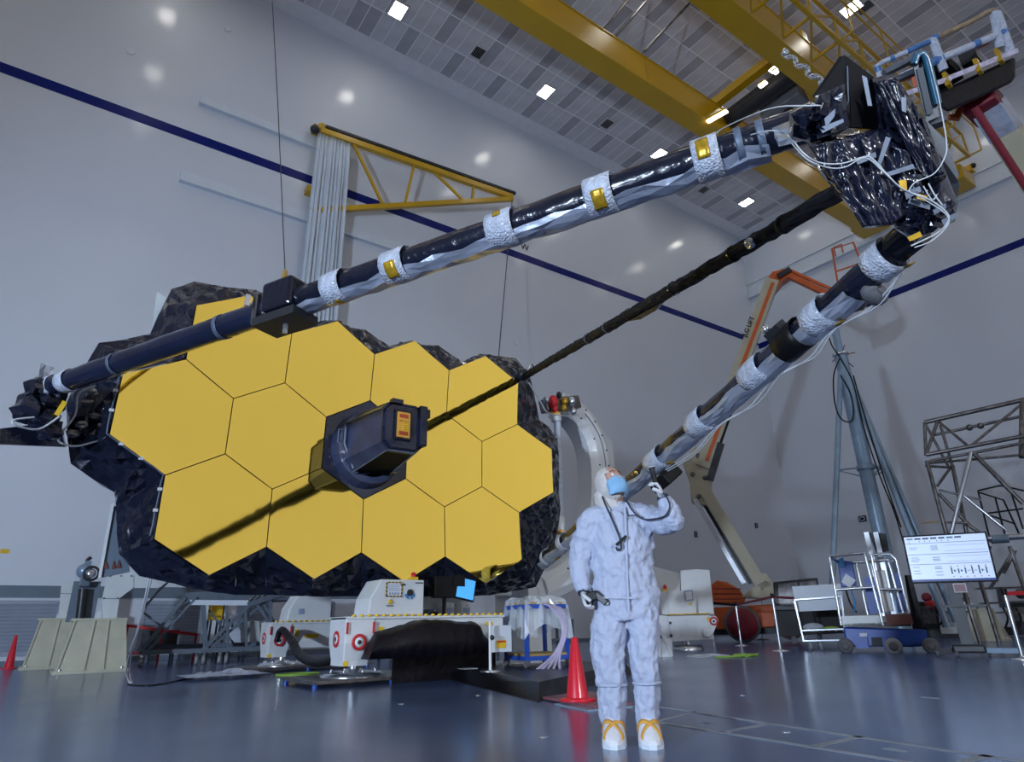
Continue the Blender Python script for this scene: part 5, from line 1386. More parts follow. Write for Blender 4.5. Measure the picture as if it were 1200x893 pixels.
# ---- tripod tower
b = PZ(1060, 753, 0)
P = Plane(b)
t = thing('tripod_tower', 'tall blue grey tube tower on splayed legs behind the blue lift', 'tower', P.b)
tt_ = P.p(993, 415, 0)
tt_ = V((b.x, b.y, PV(992, 415, b).z))
MB().tube(b, tt_, 0.24, 0.20, n=18).build('main_tube', 'tower_blue', t)
top_ = V((b.x, b.y, PV(982, 374, b).z))
MB().tube(tt_, top_, 0.12, n=14).build('upper_tube', 'tower_blue', t)
MB().lathe(tt_ - UZ * 0.05, UZ, ((0.2, 0), (0.26, 0.04), (0.26, 0.1), (0.14, 0.16)), 16).build('collar', 'steel', t)
for x, y in ((975, 424), (1000, 430), (1002, 413), (990, 404)): MB().tube(tt_, P.p(x, y, -0.1), 0.015, n=6).build('lock_pin', 'red_dark' if y < 414 else 'dark_metal', t)
hub = V((b.x, b.y, tt_.z - 0.1))
for end, nme in (((973, 738), -1.2), ((1112, 738), -0.6), ((1122, 732), 0.8)):
    q = P.p(end[0], end[1], nme); q.z = max(q.z, 0.1)
    MB().tube(hub, q, 0.085, n=12).build('leg', 'tower_blue', t)
    MB().box(q - UZ * 0.02, (0.3, 0.3, 0.16)).build('leg_foot', 'bracket_white', t)
zr = PV(1022, 550, b).z
for end, nme in (((973, 738), -1.2), ((1112, 738), -0.6), ((1122, 732), 0.8)):
    q = P.p(end[0], end[1], nme); k = (hub.z - zr) / (hub.z - max(q.z, 0.1)); q2 = lerp(hub, q, k)
    MB().tube(V((b.x, b.y, zr + 0.1)), q2, 0.03, n=8).build('spreader', 'tower_blue', t); MB().tube(V((b.x, b.y, zr - 0.25)), q2, 0.025, n=8).build('spreader', 'tower_blue', t)
MB().lathe(V((b.x, b.y, zr)), UZ, ((0.26, 0), (0.27, 0.03), (0.27, 0.14), (0.24, 0.16)), 16).build('ring', 'tower_blue', t)
for pts in ([(968, 384), (975, 405), (985, 420), (1000, 450), (1012, 500), (1030, 555), (1048, 600), (1060, 640)], [(984, 420), (977, 440), (978, 470), (985, 490), (997, 494), (1000, 480), (996, 460), (985, 440)], [(1000, 440), (1014, 490), (1036, 560), (1056, 618)]):
    P.rod('cable', 'black', t, pts, 0.022, -0.5, smooth=True)

# ---- large display on a stand
b = PZ(1118, 770, 0); P = Plane(b)
t = thing('display_stand', 'large flat display showing charts on a black rolling stand', 'display', P.b)
cs = [P.p(1056, 629.5), P.p(1152.5, 625.5), P.p(1169, 678.5), P.p(1073, 682.5)]
# square the panel up so that it is a true rectangle
ctr = sum(cs, V((0, 0, 0))) / 4; rx_ = ((cs[1] + cs[2]) / 2 - (cs[0] + cs[3]) / 2); uy_ = ((cs[0] + cs[1]) / 2 - (cs[3] + cs[2]) / 2)
hw, hh = rx_.length / 2, uy_.length / 2; rx_.normalize(); uy_ = (uy_ - rx_ * uy_.dot(rx_)).normalized(); nz_ = rx_.cross(uy_)
if nz_.dot(EYE - ctr) < 0: nz_ = -nz_
def DS(s, q, off=0.0): return ctr + rx_ * (hw * (2 * s - 1)) + uy_ * (hh * (1 - 2 * q)) + nz_ * off
bz = MB().box(ctr - nz_ * 0.035, (hw * 2 + 0.06, 0.06, hh * 2 + 0.06), (rx_, nz_, uy_)).build('bezel', 'black', t, bevel=0.008)
scr = MB().box(ctr, (hw * 2, 0.01, hh * 2), (rx_, nz_, uy_)).build('screen', 'screen_white', t)
def ink(s0, q0, s1, q1, m_): 
    MB().add([DS(s0, q0, 0.008), DS(s1, q0, 0.008), DS(s1, q1, 0.008), DS(s0, q1, 0.008)], [(0, 1, 2, 3)]).build('screen_mark', m_, scr)
for k, (a, w, m_) in enumerate(((0.03, 0.08, 'screen_grey'), (0.13, 0.08, 'screen_ink'), (0.23, 0.08, 'screen_ink'), (0.33, 0.08, 'screen_ink'), (0.43, 0.08, 'screen_ink'), (0.53, 0.08, 'screen_teal'), (0.63, 0.08, 'screen_ink'))): ink(a, 0.035, a + w, 0.07, m_)
for a in (0.05, 0.18, 0.25, 0.31, 0.40, 0.46, 0.54): ink(a, 0.10, a + 0.012, 0.125, 'screen_grey')
for q in (0.15, 0.40, 0.62): ink(0.01, q, 0.99, q + 0.012, 'screen_grey')
for q in (0.24, 0.28, 0.47, 0.51, 0.55, 0.68, 0.76, 0.82): ink(0.04, q, 0.12 + 0.03 * (q * 37 % 1), q + 0.012, 'screen_grey')
for q in (0.22, 0.26, 0.30, 0.47, 0.51, 0.54): ink(0.31, q, 0.40, q + 0.015, 'screen_grey')
for q in (0.68, 0.72, 0.79, 0.86): ink(0.31, q, 0.40, q + 0.015, 'screen_grey')
for q in (0.22, 0.46): ink(0.48, q, 0.97, q + 0.006, 'screen_grey'); ink(0.48, q + 0.12, 0.97, q + 0.126, 'screen_grey')
for k in range(6):
    s = 0.50 + k * 0.082; hgt = (0.10, 0.07, 0.09, 0.11, 0.13, 0.10)[k]
    ink(s, 0.81 - hgt, s + 0.016, 0.81 + hgt * 0.4, 'screen_ink'); ink(s, 0.675, s + 0.014, 0.695, 'red_sign'); ink(s + 0.01, 0.90, s + 0.024, 0.92, 'red_sign')
    if k < 5: ink(s + 0.03, 0.78, s + 0.065, 0.79, 'screen_ink')
    if k in (0, 1, 4): ink(s + 0.035, 0.76, s + 0.05, 0.81, 'screen_teal')
ink(0.0, 0.955, 1.0, 1.0, 'lift_blue')
pb = P.p(1116, 684, 0.08); 
MB().bar(pb + UZ * 0.3, V((pb.x, pb.y, 0.16)), 0.2, 0.12, P.a).build('post', 'dark_metal', t)
MB().box(V((pb.x, pb.y, 0.14)), (0.5, 0.4, 0.14), (P.r, P.a, UZ)).build('base', 'dark_metal', t, bevel=0.03)
for s in (-1, 1):
    MB().bar(V((pb.x, pb.y, 0.11)) + P.r * 0.25 * s, V((pb.x, pb.y, 0.09)) + P.r * (0.25 * s + (0.85 if s > 0 else -0.25)) + P.a * 0.05, 0.16, 0.08).build('base_leg', 'tower_blue' if s > 0 else 'dark_metal', t)
for dx, dy in ((-0.5, 0.0), (-0.2, -0.2), (1.0, 0.05), (0.3, 0.3)):
    c = V((pb.x, pb.y, 0.055)) + P.r * dx + P.a * dy
    MB().lathe(c - P.r * 0.025, P.r, ((0.04, 0), (0.055, 0.01), (0.055, 0.04), (0.04, 0.05)), 12).build('caster', 'rubber', t)
sh = MB().box(P.p(1130, 710, 0.1), (0.7, 0.4, 0.04), (P.r, P.a, UZ)).build('shelf', 'dark_metal', t)
tb = thing('tablet', 'small tablet propped below the large display', 'tablet', P.p(1125, 690, -0.2))
MB().box(P.p(1125, 689, -0.15), (0.2, 0.02, 0.16), (P.r, P.a, UZ)).build('body', 'paper', tb); MB().box(P.p(1125, 689, -0.165), (0.17, 0.01, 0.13), (P.r, P.a, UZ)).build('glass', 'mat_pink', tb)

# ---- scaffold truss by the right wall
b = PZ(1165, 757, 0); b = b * 1.12; b.z = 0; P = Plane(b)
t = thing('truss_frame', 'tall truss frame of dark shiny tubes beside the right wall', 'frame', P.b)
def TR(*pts, r=0.05, off=0.0, m_='steel_dark', nm='tube'): P.rod(nm, m_, t, list(pts), r, off, n=8)
TR((1083.5, 495), (1215, 465), r=0.07, off=0.9, nm='chord'); TR((1093.6, 510), (1215, 484), off=0.9, r=0.045, nm='chord')
TR((1085, 533), (1210, 509), off=0.0, r=0.06, nm='chord'); TR((1087, 541), (1210, 517), off=0.0, r=0.045, nm='chord'); TR((1087, 543), (1210, 532), off=0.9, r=0.04, nm='chord')
TR((1083.5, 495), (1085, 533), off=0.9); TR((1099, 493, 0.9), (1085, 533, 0.0)); TR((1099, 493, 0.9), (1136, 524, 0.0), r=0.04); TR((1199, 472, 0.9), (1136, 524, 0.0), r=0.04); TR((1083.5, 495, 0.9), (1112, 548, 0.9), r=0.04)
TR((1198, 470, 0.9), (1197, 536, 0.0), r=0.07); TR((1102, 498, 0.9), (1116, 546, 0.9), r=0.045)
TR((1086, 540), (1113, 640), (1150, 757), r=0.06, nm='leg'); TR((1116, 545), (1136, 640), (1172, 757), r=0.06, off=0.9, nm='leg')
TR((1138, 530), (1113, 632), r=0.06, m_='steel', nm='brace'); TR((1142, 532), (1199, 590), r=0.06, nm='brace'); TR((1085, 546, 0.0), (1116, 548, 0.9), r=0.04)
TR((1098, 570), (1113, 549), r=0.04, nm='brace'); TR((1100, 574), (1150, 586), r=0.03, off=0.3, nm='brace'); TR((1100, 578), (1136, 616), r=0.05, off=0.2, nm='brace'); TR((1128, 580), (1180, 622), r=0.04, off=0.2, m_='steel', nm='brace'); TR((1136, 616), (1165, 636), r=0.05, nm='brace')
TR((1108, 612), (1135, 613), r=0.035, nm='brace'); TR((1080, 613), (1100, 611), r=0.02, m_='wood', nm='bracket')
TR((1140, 632), (1210, 628), r=0.08, m_='steel', nm='ledger'); TR((1163, 632), (1182, 631), r=0.12, m_='tower_blue', nm='sleeve')
TR((1183, 640), (1200, 690), (1216, 757), r=0.05, nm='leg'); TR((1185, 650), (1160, 690), r=0.04, nm='brace'); TR((1160, 640), (1150, 668), r=0.05, nm='brace'); TR((1190, 645), (1176, 672), r=0.04, nm='brace')
cage = 0.4
for pts in ([(1146, 575), (1172, 569), (1200, 575)], [(1146, 575), (1160, 632)], [(1147, 577), (1176, 586), (1194, 625)], [(1166, 582), (1178, 628)], [(1184, 574), (1199, 620)], [(1154, 602), (1199, 596)], [(1160, 604), (1190, 614)]):
    TR(*pts, r=0.025, off=cage, m_='black', nm='cage_rail')
for x, y in ((1136, 501), (1149, 499)): MB().sph(P.p(x, y, 0.9), 0.1, 8, 6).build('coupler', 'steel_dark', t)

# cream pedestal seen under the display
def pedestal(bx_, by_, w0, w1, ht, label, bracket=True, yaw=0.0, dep=1.0):
    t = thing('pedestal', label, 'pedestal', (bx_, by_, 0))
    o = V((bx_, by_, 0)); cr_, sr_ = math.cos(yaw), math.sin(yaw)
    R_ = V((cr_, sr_, 0)); A_ = V((-sr_, cr_, 0))
    def pt(a, b, z): return o + R_ * a + A_ * b + UZ * z
    # tapered core of two plates with a web and end plates, on a base and under a cap
    pl = MB().box(pt(0, 0, 0.03), (w0 + 0.12, dep + 0.12, 0.06), (R_, A_, UZ)).build('base_plate', 'cream', t)
    MB().box(pt(0, 0, ht), (w1 + 0.10, dep * 0.75 + 0.06, 0.05), (R_, A_, UZ)).build('cap_plate', 'cream', t)
    for s in (-1, 1):
        d0, d1 = s * dep / 2, s * dep * 0.375
        MB().prism([pt(-w0 / 2, d0, 0.06), pt(w0 / 2, d0, 0.06), pt(w1 / 2, d1, ht - 0.02), pt(-w1 / 2, d1, ht - 0.02)], -A_ * 0.03 * s).build('side_plate', 'cream', t)
    for a0, a1 in ((-0.5, -0.5), (-0.12, -0.12), (0.16, 0.16), (0.5, 0.5)):
        MB().prism([pt(w0 * a0, -dep / 2 - 0.03, 0.06), pt(w0 * a0, dep / 2, 0.06), pt(w1 * a1, dep * 0.375, ht - 0.02), pt(w1 * a1, -dep * 0.375 - 0.03, ht - 0.02)], R_ * 0.03).build('rib', 'cream', t)
    for s in (-1, 1):
        for q in (-1, 1): MB().tube(pt(s * w0 * 0.45, q * dep * 0.5, 0.06), pt(s * w0 * 0.45, q * dep * 0.5, 0.1), 0.03, n=6).build('anchor_bolt', 'steel', pl)
    return t, pt
q = PZ(1158, 751, 0) * 1.02
pedestal(q.x, q.y, 1.0, 0.6, 0.85, 'cream steel pedestal under the truss frame behind the display', yaw=math.atan2(-q.x, q.y))

# ---- second lift with a taped basket, upper right
t = thing('taped_lift', 'lift basket with tape wrapped rails raised high beside the secondary mirror', 'boom lift', (11.5, -1.5, 0))
def Q(x, y, o_=0.0): return PD(x, y, 8.6 + o_)
def rail(pts, r, m_='bubble', o_=0.0, nm='taped_rail'):
    return MB().path([Q(p[0], p[1], o_ if len(p) < 3 else p[2]) for p in pts], r, 8).build(nm, m_, t)
mat('tape_blue', (0.05, 0.15, 0.36), 0.35, var=0.3, vscale=12)
mat('tape_brown', (0.28, 0.20, 0.12), 0.4, var=0.4, vscale=12)
mat('tape_print', (0.62, 0.55, 0.66), 0.4, var=0.25, vscale=16, bump=0.2, bscale=40)
rail([(1031, 90), (1028, 77), (1034, 73), (1060, 62), (1093, 46)], 0.036); rail([(1093, 46), (1135, 27), (1158, 14), (1166, 12)], 0.036, 'tape_brown')
rail([(1062, 61), (1088, 49)], 0.040, 'tape_blue'); rail([(1028, 78), (1030, 84)], 0.04, 'tape_blue'); rail([(1042, 70), (1047, 68)], 0.04, 'tape_blue')
rail([(1093, 46), (1106, 82)], 0.055); rail([(1165, 14), (1172, 56)], 0.055); rail([(1168, 15), (1184, 60)], 0.055); rail([(1093, 46), (1098, 44)], 0.055, 'tape_blue')
rail([(1054, 91), (1088, 75), (1176, 38)], 0.05); rail([(1088, 75), (1104, 68)], 0.055, 'tape_blue'); rail([(1170, 40), (1178, 37)], 0.058, 'tape_blue'); rail([(1140, 53), (1147, 50)], 0.055, 'tape_blue')
for a, b, m_ in (((1063, 109), (1110, 93), 'tape_print'), ((1110, 92), (1150, 76), 'tape_print'), ((1150, 76), (1187, 61), 'tape_print')):
    MB().bar(Q(*a), Q(*b), 0.06, 0.17, ray(1110, 80)).build('toe_board', m_, t)
for a in ((1110, 96), (1146, 80), (1171, 68)):
    MB().box(Q(a[0], a[1] - 2, -0.05), (0.10, 0.05, 0.22)).build('tape_patch', 'gold_tape', t)
ob = [(1098, 108), (1190, 66), (1190, 90), (1186, 97), (1146, 116), (1110, 132), (1102, 126)]
MB().prism([Q(x, y, 0.02) for x, y in ob], ray(1140, 100).normalized() * 1.0).build('basket_underside', 'black_cloth', t, bevel=0.04)
for a, b, w in (((1128, 62), (1158, 48), 0.07), ((1129, 64), (1132, 76), 0.07), ((1055, 93), (1072, 88), 0.06), ((1070, 90), (1073, 102), 0.05), ((1130, 120), (1120, 140), 0.08), ((1112, 138), (1122, 136), 0.06)): MB().bar(Q(*a, 0.5), Q(*b, 0.5), w).build('inner_frame', 'orange', t)
MB().box(Q(1137, 68, 0.4), (0.2, 0.2, 0.25)).build('control_box', 'dark_metal', t); MB().box(Q(1105, 85, 0.3), (0.45, 0.3, 0.2)).build('tool_tray', 'black', t)
head = MB().box(Q(1152, 122, 0.4), (0.5, 0.4, 0.35)).build('boom_head', 'red_dark', t, bevel=0.04)
e0, e1_ = Q(1160, 124, 0.4), V((11.5, -1.5, 0.9))
dirn = (Q(1206, 222, 0.2) - Q(1142, 124, 0.2)).normalized()
MB().tube(Q(1142, 126, 0.2), Q(1142, 126, 0.2) + dirn * 7.0, 0.045, n=10).build('push_rod', 'red_dark', t)
a0 = Q(1163, 132, 0.4); arm_end = a0 + dirn * 7.0
MB().bar(a0, arm_end, 0.32, 0.36).build('boom_arm', 'tan', t)
MB().bar(a0 - dirn * 0.1, a0 + dirn * 0.35, 0.34, 0.37).build('boom_sleeve', 'foil', t)
ax_ = arm_end
MB().tube(ax_, V((ax_.x, ax_.y, 0.8)), 0.25, n=14).build('riser', 'tan', t)
MB().span((ax_.x - 1.2, ax_.y - 1.0, 0.3), (ax_.x + 1.2, ax_.y + 1.0, 1.0)).build('chassis', 'orange', t, bevel=0.05)
for s in (-1, 1):
    for q in (-1, 1): MB().tube((ax_.x + 0.9 * s, ax_.y + q * 0.9, 0.4), (ax_.x + 0.9 * s, ax_.y + q * 1.2, 0.4), 0.4, n=18).build('wheel', 'rubber', t)
# yellow fitting on the right wall ledge
P = PX(1120, 196, XW - 0.4)
t = thing('wall_hoist', 'small yellow hoist arm fixed at the ledge of the right wall', 'hoist', P)
MB().path([P + V((0.2, 0.4, 0.9)), P + V((0.1, 0.1, 0.3)), P + V((0, -0.2, -0.3))], 0.1, 6).build('arm', 'crane_yellow', t); MB().box(P + V((0.1, -0.3, -0.5)), (0.5, 0.8, 0.4)).build('body', 'crane_yellow', t, bevel=0.05)
MB().sph(P + V((0, -0.75, -0.4)), 0.15, 8, 6).build('pulley', 'dark_metal', t)

# ---- dark machinery standing behind the display
b = PZ(1130, 750, 0) * 1.12; b.z = 0; P = Plane(b)
t = thing('equipment_skid', 'low dark machinery skid with pipes and boxes behind the large display', 'machine', b)
P.quad('skid_frame', 'dark_metal', t, [(1072, 738), (1215, 734), (1215, 744), (1072, 748)], 1.0, 0.0)
for x0, y0, x1, y1, m_, o_ in ((1076, 705, 1098, 738, 'dark_metal', 0.1), (1100, 716, 1122, 737, 'grey_paint', 0.15), (1124, 700, 1136, 737, 'black', 0.2), (1182, 706, 1214, 735, 'dark_metal', 0.1), (1168, 690, 1180, 712, 'grey_paint', 0.3)):
    o = P.quad('machine_box', m_, t, [(x0, y0), (x1, y0), (x1 + 4, y1), (x0 + 4, y1)], 0.6, o_, 0.02)
    P.quad('box_panel', 'steel_dark', o, [(x0 + 4, y0 + 5), (x1 - 3, y0 + 5), (x1, y1 - 7), (x0 + 7, y1 - 7)], 0.02, o_ - 0.015)
for a, c in (((1074, 712), (1210, 704)), ((1078, 722), (1212, 716)), ((1140, 690), (1210, 688))): P.bar('pipe', 'steel_dark', t, a, c, 0.06, 0.06, -0.05)
for x, y, m_ in ((1086, 700, 'red_dark'), (1090, 708, 'red_sign'), (1196, 696, 'steel_dark')): MB().lathe(P.p(x, y, 0.0), -P.a, ((0.16, 0), (0.16, 0.06), (0.06, 0.08)), 16).build('valve_wheel', m_, t)
for k in range(7): P.rod('hose', 'black', t, [(1100 + k * 15, 712), (1106 + k * 15, 724), (1098 + k * 16, 736)], 0.03, -0.02, smooth=True)
# paper tag on the platform
q = PZ(548, 783.5, 0.152)
tag(center(MB().box(q, (0.22, 0.2, 0.004)).build('paper_tag', 'paper')), 'white paper tag lying flat on the black platform', 'paper')

# ================================================================== things on the left-hand side
t, pt = pedestal(1.28, 17.4, 1.22, 0.92, 1.04, 'cream steel pedestal with a tall white bracket left of the stair tower')
P = Plane((1.35, 17.4, 0))
br = P.quad('bracket_post', 'bracket_white', t, [(121, 727), (119.5, 702), (126, 673), (157, 673), (156, 689), (140, 701), (136, 727)], 0.12, 0.0)
P.quad('bracket_arm', 'bracket_white', t, [(157, 673), (183, 674), (186, 689), (157, 689)], 0.10, 0.02)
P.quad('bracket_peak', 'bracket_white', t, [(148, 665), (162, 674), (146, 674)], 0.03, 0.06)
for pts in ([(107, 728), (118, 714), (119, 728)], [(137, 728), (137, 714), (140, 728)]): P.quad('gusset', 'bracket_white', t, pts, 0.03, 0.04)
for x, y in ((129, 675), (142, 675), (154, 675), (122, 701), (138, 701)): MB().tube(P.p(x, y, -0.02), P.p(x, y, 0.0), 0.02, n=6).build('bolt', 'steel_dark', br)
P.bar('joint_line', 'grey_paint', br, (120, 701.5), (139, 701.5), 0.012, 0.012, -0.005)
q = PY(66, 770, 20.6)
t, pt = pedestal(q.x, 20.6, 1.3, 1.0, 1.12, 'cream steel pedestal nearer the grilles beside the red cone')
P = Plane((q.x, 20.6, 0))
br = P.quad('bracket_post', 'bracket_white', t, [(68, 727), (72, 683), (80, 681), (90, 684), (81, 727)], 0.14, 0.0)
P.quad('gusset', 'bracket_white', t, [(82, 727), (84, 714), (100, 716), (98, 727)], 0.04, 0.3); P.quad('gusset', 'bracket_white', t, [(64, 727), (68, 718), (69, 727)], 0.04, 0.05)
P.bar('joint_line', 'grey_paint', br, (71, 695.5), (87, 696), 0.012, 0.012, -0.005)
# tracking instrument on a stand
b = V((PY(104, 700, 18.6).x, 18.6, 0)); P = Plane(b)
t = thing('tracking_instrument', 'grey swivelling tracking instrument on a dark stand between the pedestals', 'instrument', b)
MB().box(P.p(98, 705, 0.2), (0.55, 0.1, 0.9), (P.r, P.a, UZ)).build('stand_panel', 'dado_grey', t)
MB().tube(V((b.x, b.y, 0)), P.p(98, 690, 0.0), 0.1, n=10).build('stand_post', 'dark_metal', t); MB().lathe(V((b.x, b.y, 0)), UZ, ((0.35, 0), (0.35, 0.03), (0.1, 0.08)), 16).build('stand_foot', 'dark_metal', t)
MB().box(P.p(100, 680), (0.22, 0.25, 0.30), (P.r, P.a, UZ)).build('yoke', 'grey_paint', t, bevel=0.03)
MB().sph(P.p(99, 669), 0.17, 12, 8).build('head', 'tower_blue', t); rg = P.p(107, 672, -0.15)
MB().path([rg + P.r * (0.15 * math.cos(k * PI / 8)) + UZ * (0.15 * math.sin(k * PI / 8)) for k in range(17)], 0.03, 6).build('lens_ring', 'dark_metal', t)
MB().lathe(rg, -P.a, ((0.10, 0), (0.10, 0.02), (0.05, 0.03)), 14).build('lens', 'steel', t)
MB().box(P.p(103, 661), (0.14, 0.12, 0.14)).build('sensor', 'tower_blue', t); MB().path([P.p(101, 658), P.p(104, 655), P.p(107, 653)], 0.04, 6).build('antenna', 'dark_metal', t)
# panel hanging behind the mirror's left flank
P = Plane(PY(130, 640, 10.6))
o = P.quad('flank_panel', 'dado_grey', tel, [(133, 592), (147, 600), (152, 670), (118, 677)], 0.05, 0.0)
P.quad('panel_edge', 'white_paint', o, [(130, 590), (134, 590), (118.5, 677), (115, 677)], 0.06, -0.03)
for x, y, w in ((124, 662, 3), (133, 662, 2.5), (139, 661, 3)): P.quad('panel_letter', 'red_brown', o, [(x - w, y + 5), (x, y - 5), (x + w, y + 4)], 0.01, -0.015)

# stair tower under the telescope
b = V((PY(237, 765, 18.2).x, 18.2, 0)); P = Plane(b)
t = thing('stair_tower', 'dark steel rolling stair tower beneath the left side of the mirror', 'stairs', b)
def ST(nm, a, b_, w=0.07, off=0.0, off2=None, m_='grey_paint'): P.bar(nm, m_, t, a, b_, w, w, off, off2)
ST('base_beam', (166, 765), (322, 759), 0.10); ST('base_beam', (180, 758), (325, 754), 0.10, 1.4); ST('base_beam', (166, 765), (180, 758), 0.08, 0.0, 1.4)
for o_ in (0.0, 1.4):
    ST('post', (238, 704), (241, 763), 0.11, o_); ST('post', (265, 704), (268, 762), 0.07, o_); ST('post', (287, 705), (289, 761), 0.07, o_); ST('post', (316, 700), (320, 760), 0.07, o_)
ST('brace', (240, 758), (300, 703), 0.08); ST('brace', (243, 762), (312, 704), 0.07, 0.1); ST('brace', (245, 715), (278, 760), 0.05, 0.9); ST('brace', (300, 706), (318, 735), 0.07); ST('brace', (308, 706), (330, 745), 0.07, 0.1)
for o_ in (0.0, 0.9): ST('stringer', (217, 700), (166, 762), 0.09, o_); ST('handrail', (203, 677), (188, 690), 0.05, o_); ST('handrail', (188, 690), (166, 716), 0.05, o_); ST('handrail', (166, 716), (193, 737), 0.05, o_)
for k in range(6):
    f = k / 6; x, y = 217 - 51 * f, 702 + 60 * f
    a, c = P.p(x - 2, y + 4, 0.0), P.p(x - 2, y + 4, 0.9); MB().bar(a, c, 0.22, 0.03, UZ).build('tread', 'grey_paint', t)
ST('stringer', (230, 700), (172, 764), 0.05, -0.05)
deck = P.quad('deck', 'grey_paint', t, [(216, 694), (345, 690), (345, 703), (216, 705)], 1.4, 0.02)
P.quad('light_strip', 'rail_white', t, [(223, 703), (291, 703.5), (291, 709.5), (223, 709)], 0.05, -0.06)
ST('truss_bar', (290, 709), (345, 691), 0.12, -0.02)
for k in range(8): P.bar('deck_strut', 'steel', deck, (292 + k * 6, 703 - k * 0.6), (298 + k * 6, 698 - k * 0.6), 0.04, 0.04, -0.03)
for x, y in ((166, 768), (231, 767), (239, 769), (258, 764), (266, 764), (320, 764)):
    c = P.p(x, y, 0.1); c.z = 0.11
    w = MB().lathe(c - P.r * 0.04, P.r, ((0.08, 0), (0.11, 0.015), (0.11, 0.06), (0.08, 0.08)), 14).build('caster', 'wheel_grey', t)
    MB().bar(c, c + UZ * 0.2, 0.05).build('caster_fork', 'steel', w)
# things seen through the tower
t = thing('barrier_rail', 'low red barrier rail on short posts beside the stair tower', 'barrier', V((PY(190, 740, 20.2).x, 20.2, 0))); P = Plane((PY(190, 740, 20.2).x, 20.2, 0))
P.bar('rail', 'red_sign', t, (148, 733), (232, 744), 0.07, 0.07); P.bar('rail', 'red_dark', t, (150, 766), (236, 760), 0.08, 0.08)
for x, y in ((150, 733), (190, 738), (230, 744)):
    a = P.p(x, y); MB().bar(a, V((a.x, a.y, 0)), 0.05).build('post', 'red_sign', t)
for k, (x, y, w, h_, m_, nm, lab, cat) in enumerate(((253, 716, 0.3, 0.5, 'yellow_sign', 'storage_bin', 'yellow storage bin on the shelf behind the stair tower', 'bin'), (268, 715, 0.28, 0.5, 'paper', 'notice_board', 'white notice board standing behind the stair tower', 'board'),
                                                   (300, 745, 0.5, 0.7, 'bracket_white', 'white_crate', 'white crate standing behind the stair tower legs', 'crate'), (276, 750, 0.5, 0.55, 'rail_white', 'grey_crate', 'pale grey crate on the floor behind the tower brace', 'crate'), (190, 752, 0.7, 0.5, 'dark_metal', 'tool_chest', 'dark tool chest behind the red barrier rail', 'chest'))):
    c = PY(x, y, 20.9 if y < 730 else 21.2 if x < 200 else 20.3); z0 = 0.0
    t = thing(nm, lab, cat, (c.x, c.y, 0))
    top = c.z + h_ / 2
    MB().span((c.x - w / 2, c.y - 0.2, max(0.0, top - h_)), (c.x + w / 2, c.y + 0.3, top)).build('body', m_, t, bevel=0.02)
    MB().span((c.x - w / 2 - 0.02, c.y - 0.22, top), (c.x + w / 2 + 0.02, c.y + 0.32, top + 0.04)).build('lid', m_, t)
    if top - h_ > 0.1:
        for s in (-1, 1):
            for q in (c.y - 0.15, c.y + 0.25): MB().bar((c.x + s * w * 0.42, q, 0), (c.x + s * w * 0.42, q, top - h_), 0.05).build('leg', 'grey_paint', t)
    else: MB().span((c.x - 0.08, c.y - 0.24, top - 0.15), (c.x + 0.08, c.y - 0.2, top - 0.1)).build('handle', 'steel', t)
# cables hanging by the near pedestal
for k in range(2):
    tag(center(MB().path(smooth_path([PY(178 - k * 3, 676, 10.6), PY(172 - k * 2, 700, 10.8), PY(163 - k, 735, 11.3), PY(152 + k * 2, 765, 12.5), PZ(148 + k * 4, 790, 0.03), PZ(152 + k * 2, 800, 0.012)]), 0.012, 5).build('hanging_cable', 'white_cable')),
        'pale cable hanging from the telescope down to the floor by the pedestal', 'cable', 'cables hanging by the pedestal')

# ================================================================== the worker
PB = PZ(738, 872, 0)
P = Plane(PB)
FR, FA, FU = P.r, P.a, UZ                    # picture right, away from the lens, up
MPX = (P.p(739, 700) - P.p(738, 700)).length
def J(x, y, off=0.0): return P.p(x, y, off)
def oval(c, rx, ry, n=20, fold=0.0):
    out = []
    for k in range(n):
        th = 2 * PI * k / n; w = 0.0
        if fold:
            h_ = c.z
            q = noise.noise(V((math.cos(th) * 1.3 + h_ * 2.2, math.sin(th) * 1.3, h_ * 3.4)))
            q2 = noise.noise(V((math.cos(th) * 2.4 - h_ * 4, math.sin(th) * 2.4 + 7, h_ * 9)))
            w = fold * ((1 - 2.4 * abs(q)) + 0.7 * (1 - 2.4 * abs(q2)) - 0.7)
        out.append(c + FR * ((rx + w) * math.cos(th)) + FA * ((ry + w) * math.sin(th)))
    return out
def finer(rows, k=5):
    out = []
    for i in range(len(rows) - 1):
        for j in range(k): out.append(tuple(a + (b - a) * j / k for a, b in zip(rows[i], rows[i + 1])))
    return out + [rows[-1]]
def limb(mb, pts, n=14):
    """pts: (centre, radius)"""
    rings = []; a = None
    for i, (c, r) in enumerate(pts):
        d = pts[min(i + 1, len(pts) - 1)][0] - pts[max(i - 1, 0)][0]
        a, b = perp(d, a) if a is not None else perp(d, FA)
        rings.append([c + (a * math.cos(2 * PI * k / n) + b * math.sin(2 * PI * k / n)) * r for k in range(n)])
    mb.loft(rings)
TORSO = [(723, 590, 9, .06, .02), (724, 597, 21, .085, .02), (726, 604, 34, .115, .01), (727, 616, 38, .13, 0), (728, 634, 38, .14, 0), (729, 655, 37, .14, 0), (731, 678, 37, .14, 0), (733, 700, 39, .15, 0), (734, 716, 39, .15, 0), (735, 727, 36, .13, 0)]
LEGL = [(716, 706, 19, .12), (714, 735, 21, .125), (713, 762, 20.5, .12), (715, 784, 19, .115), (716, 796, 18.5, .112), (717, 803, 15, .09), (718, 822, 15.5, .088), (719, 842, 14, .078), (720, 851, 10.5, .06)]
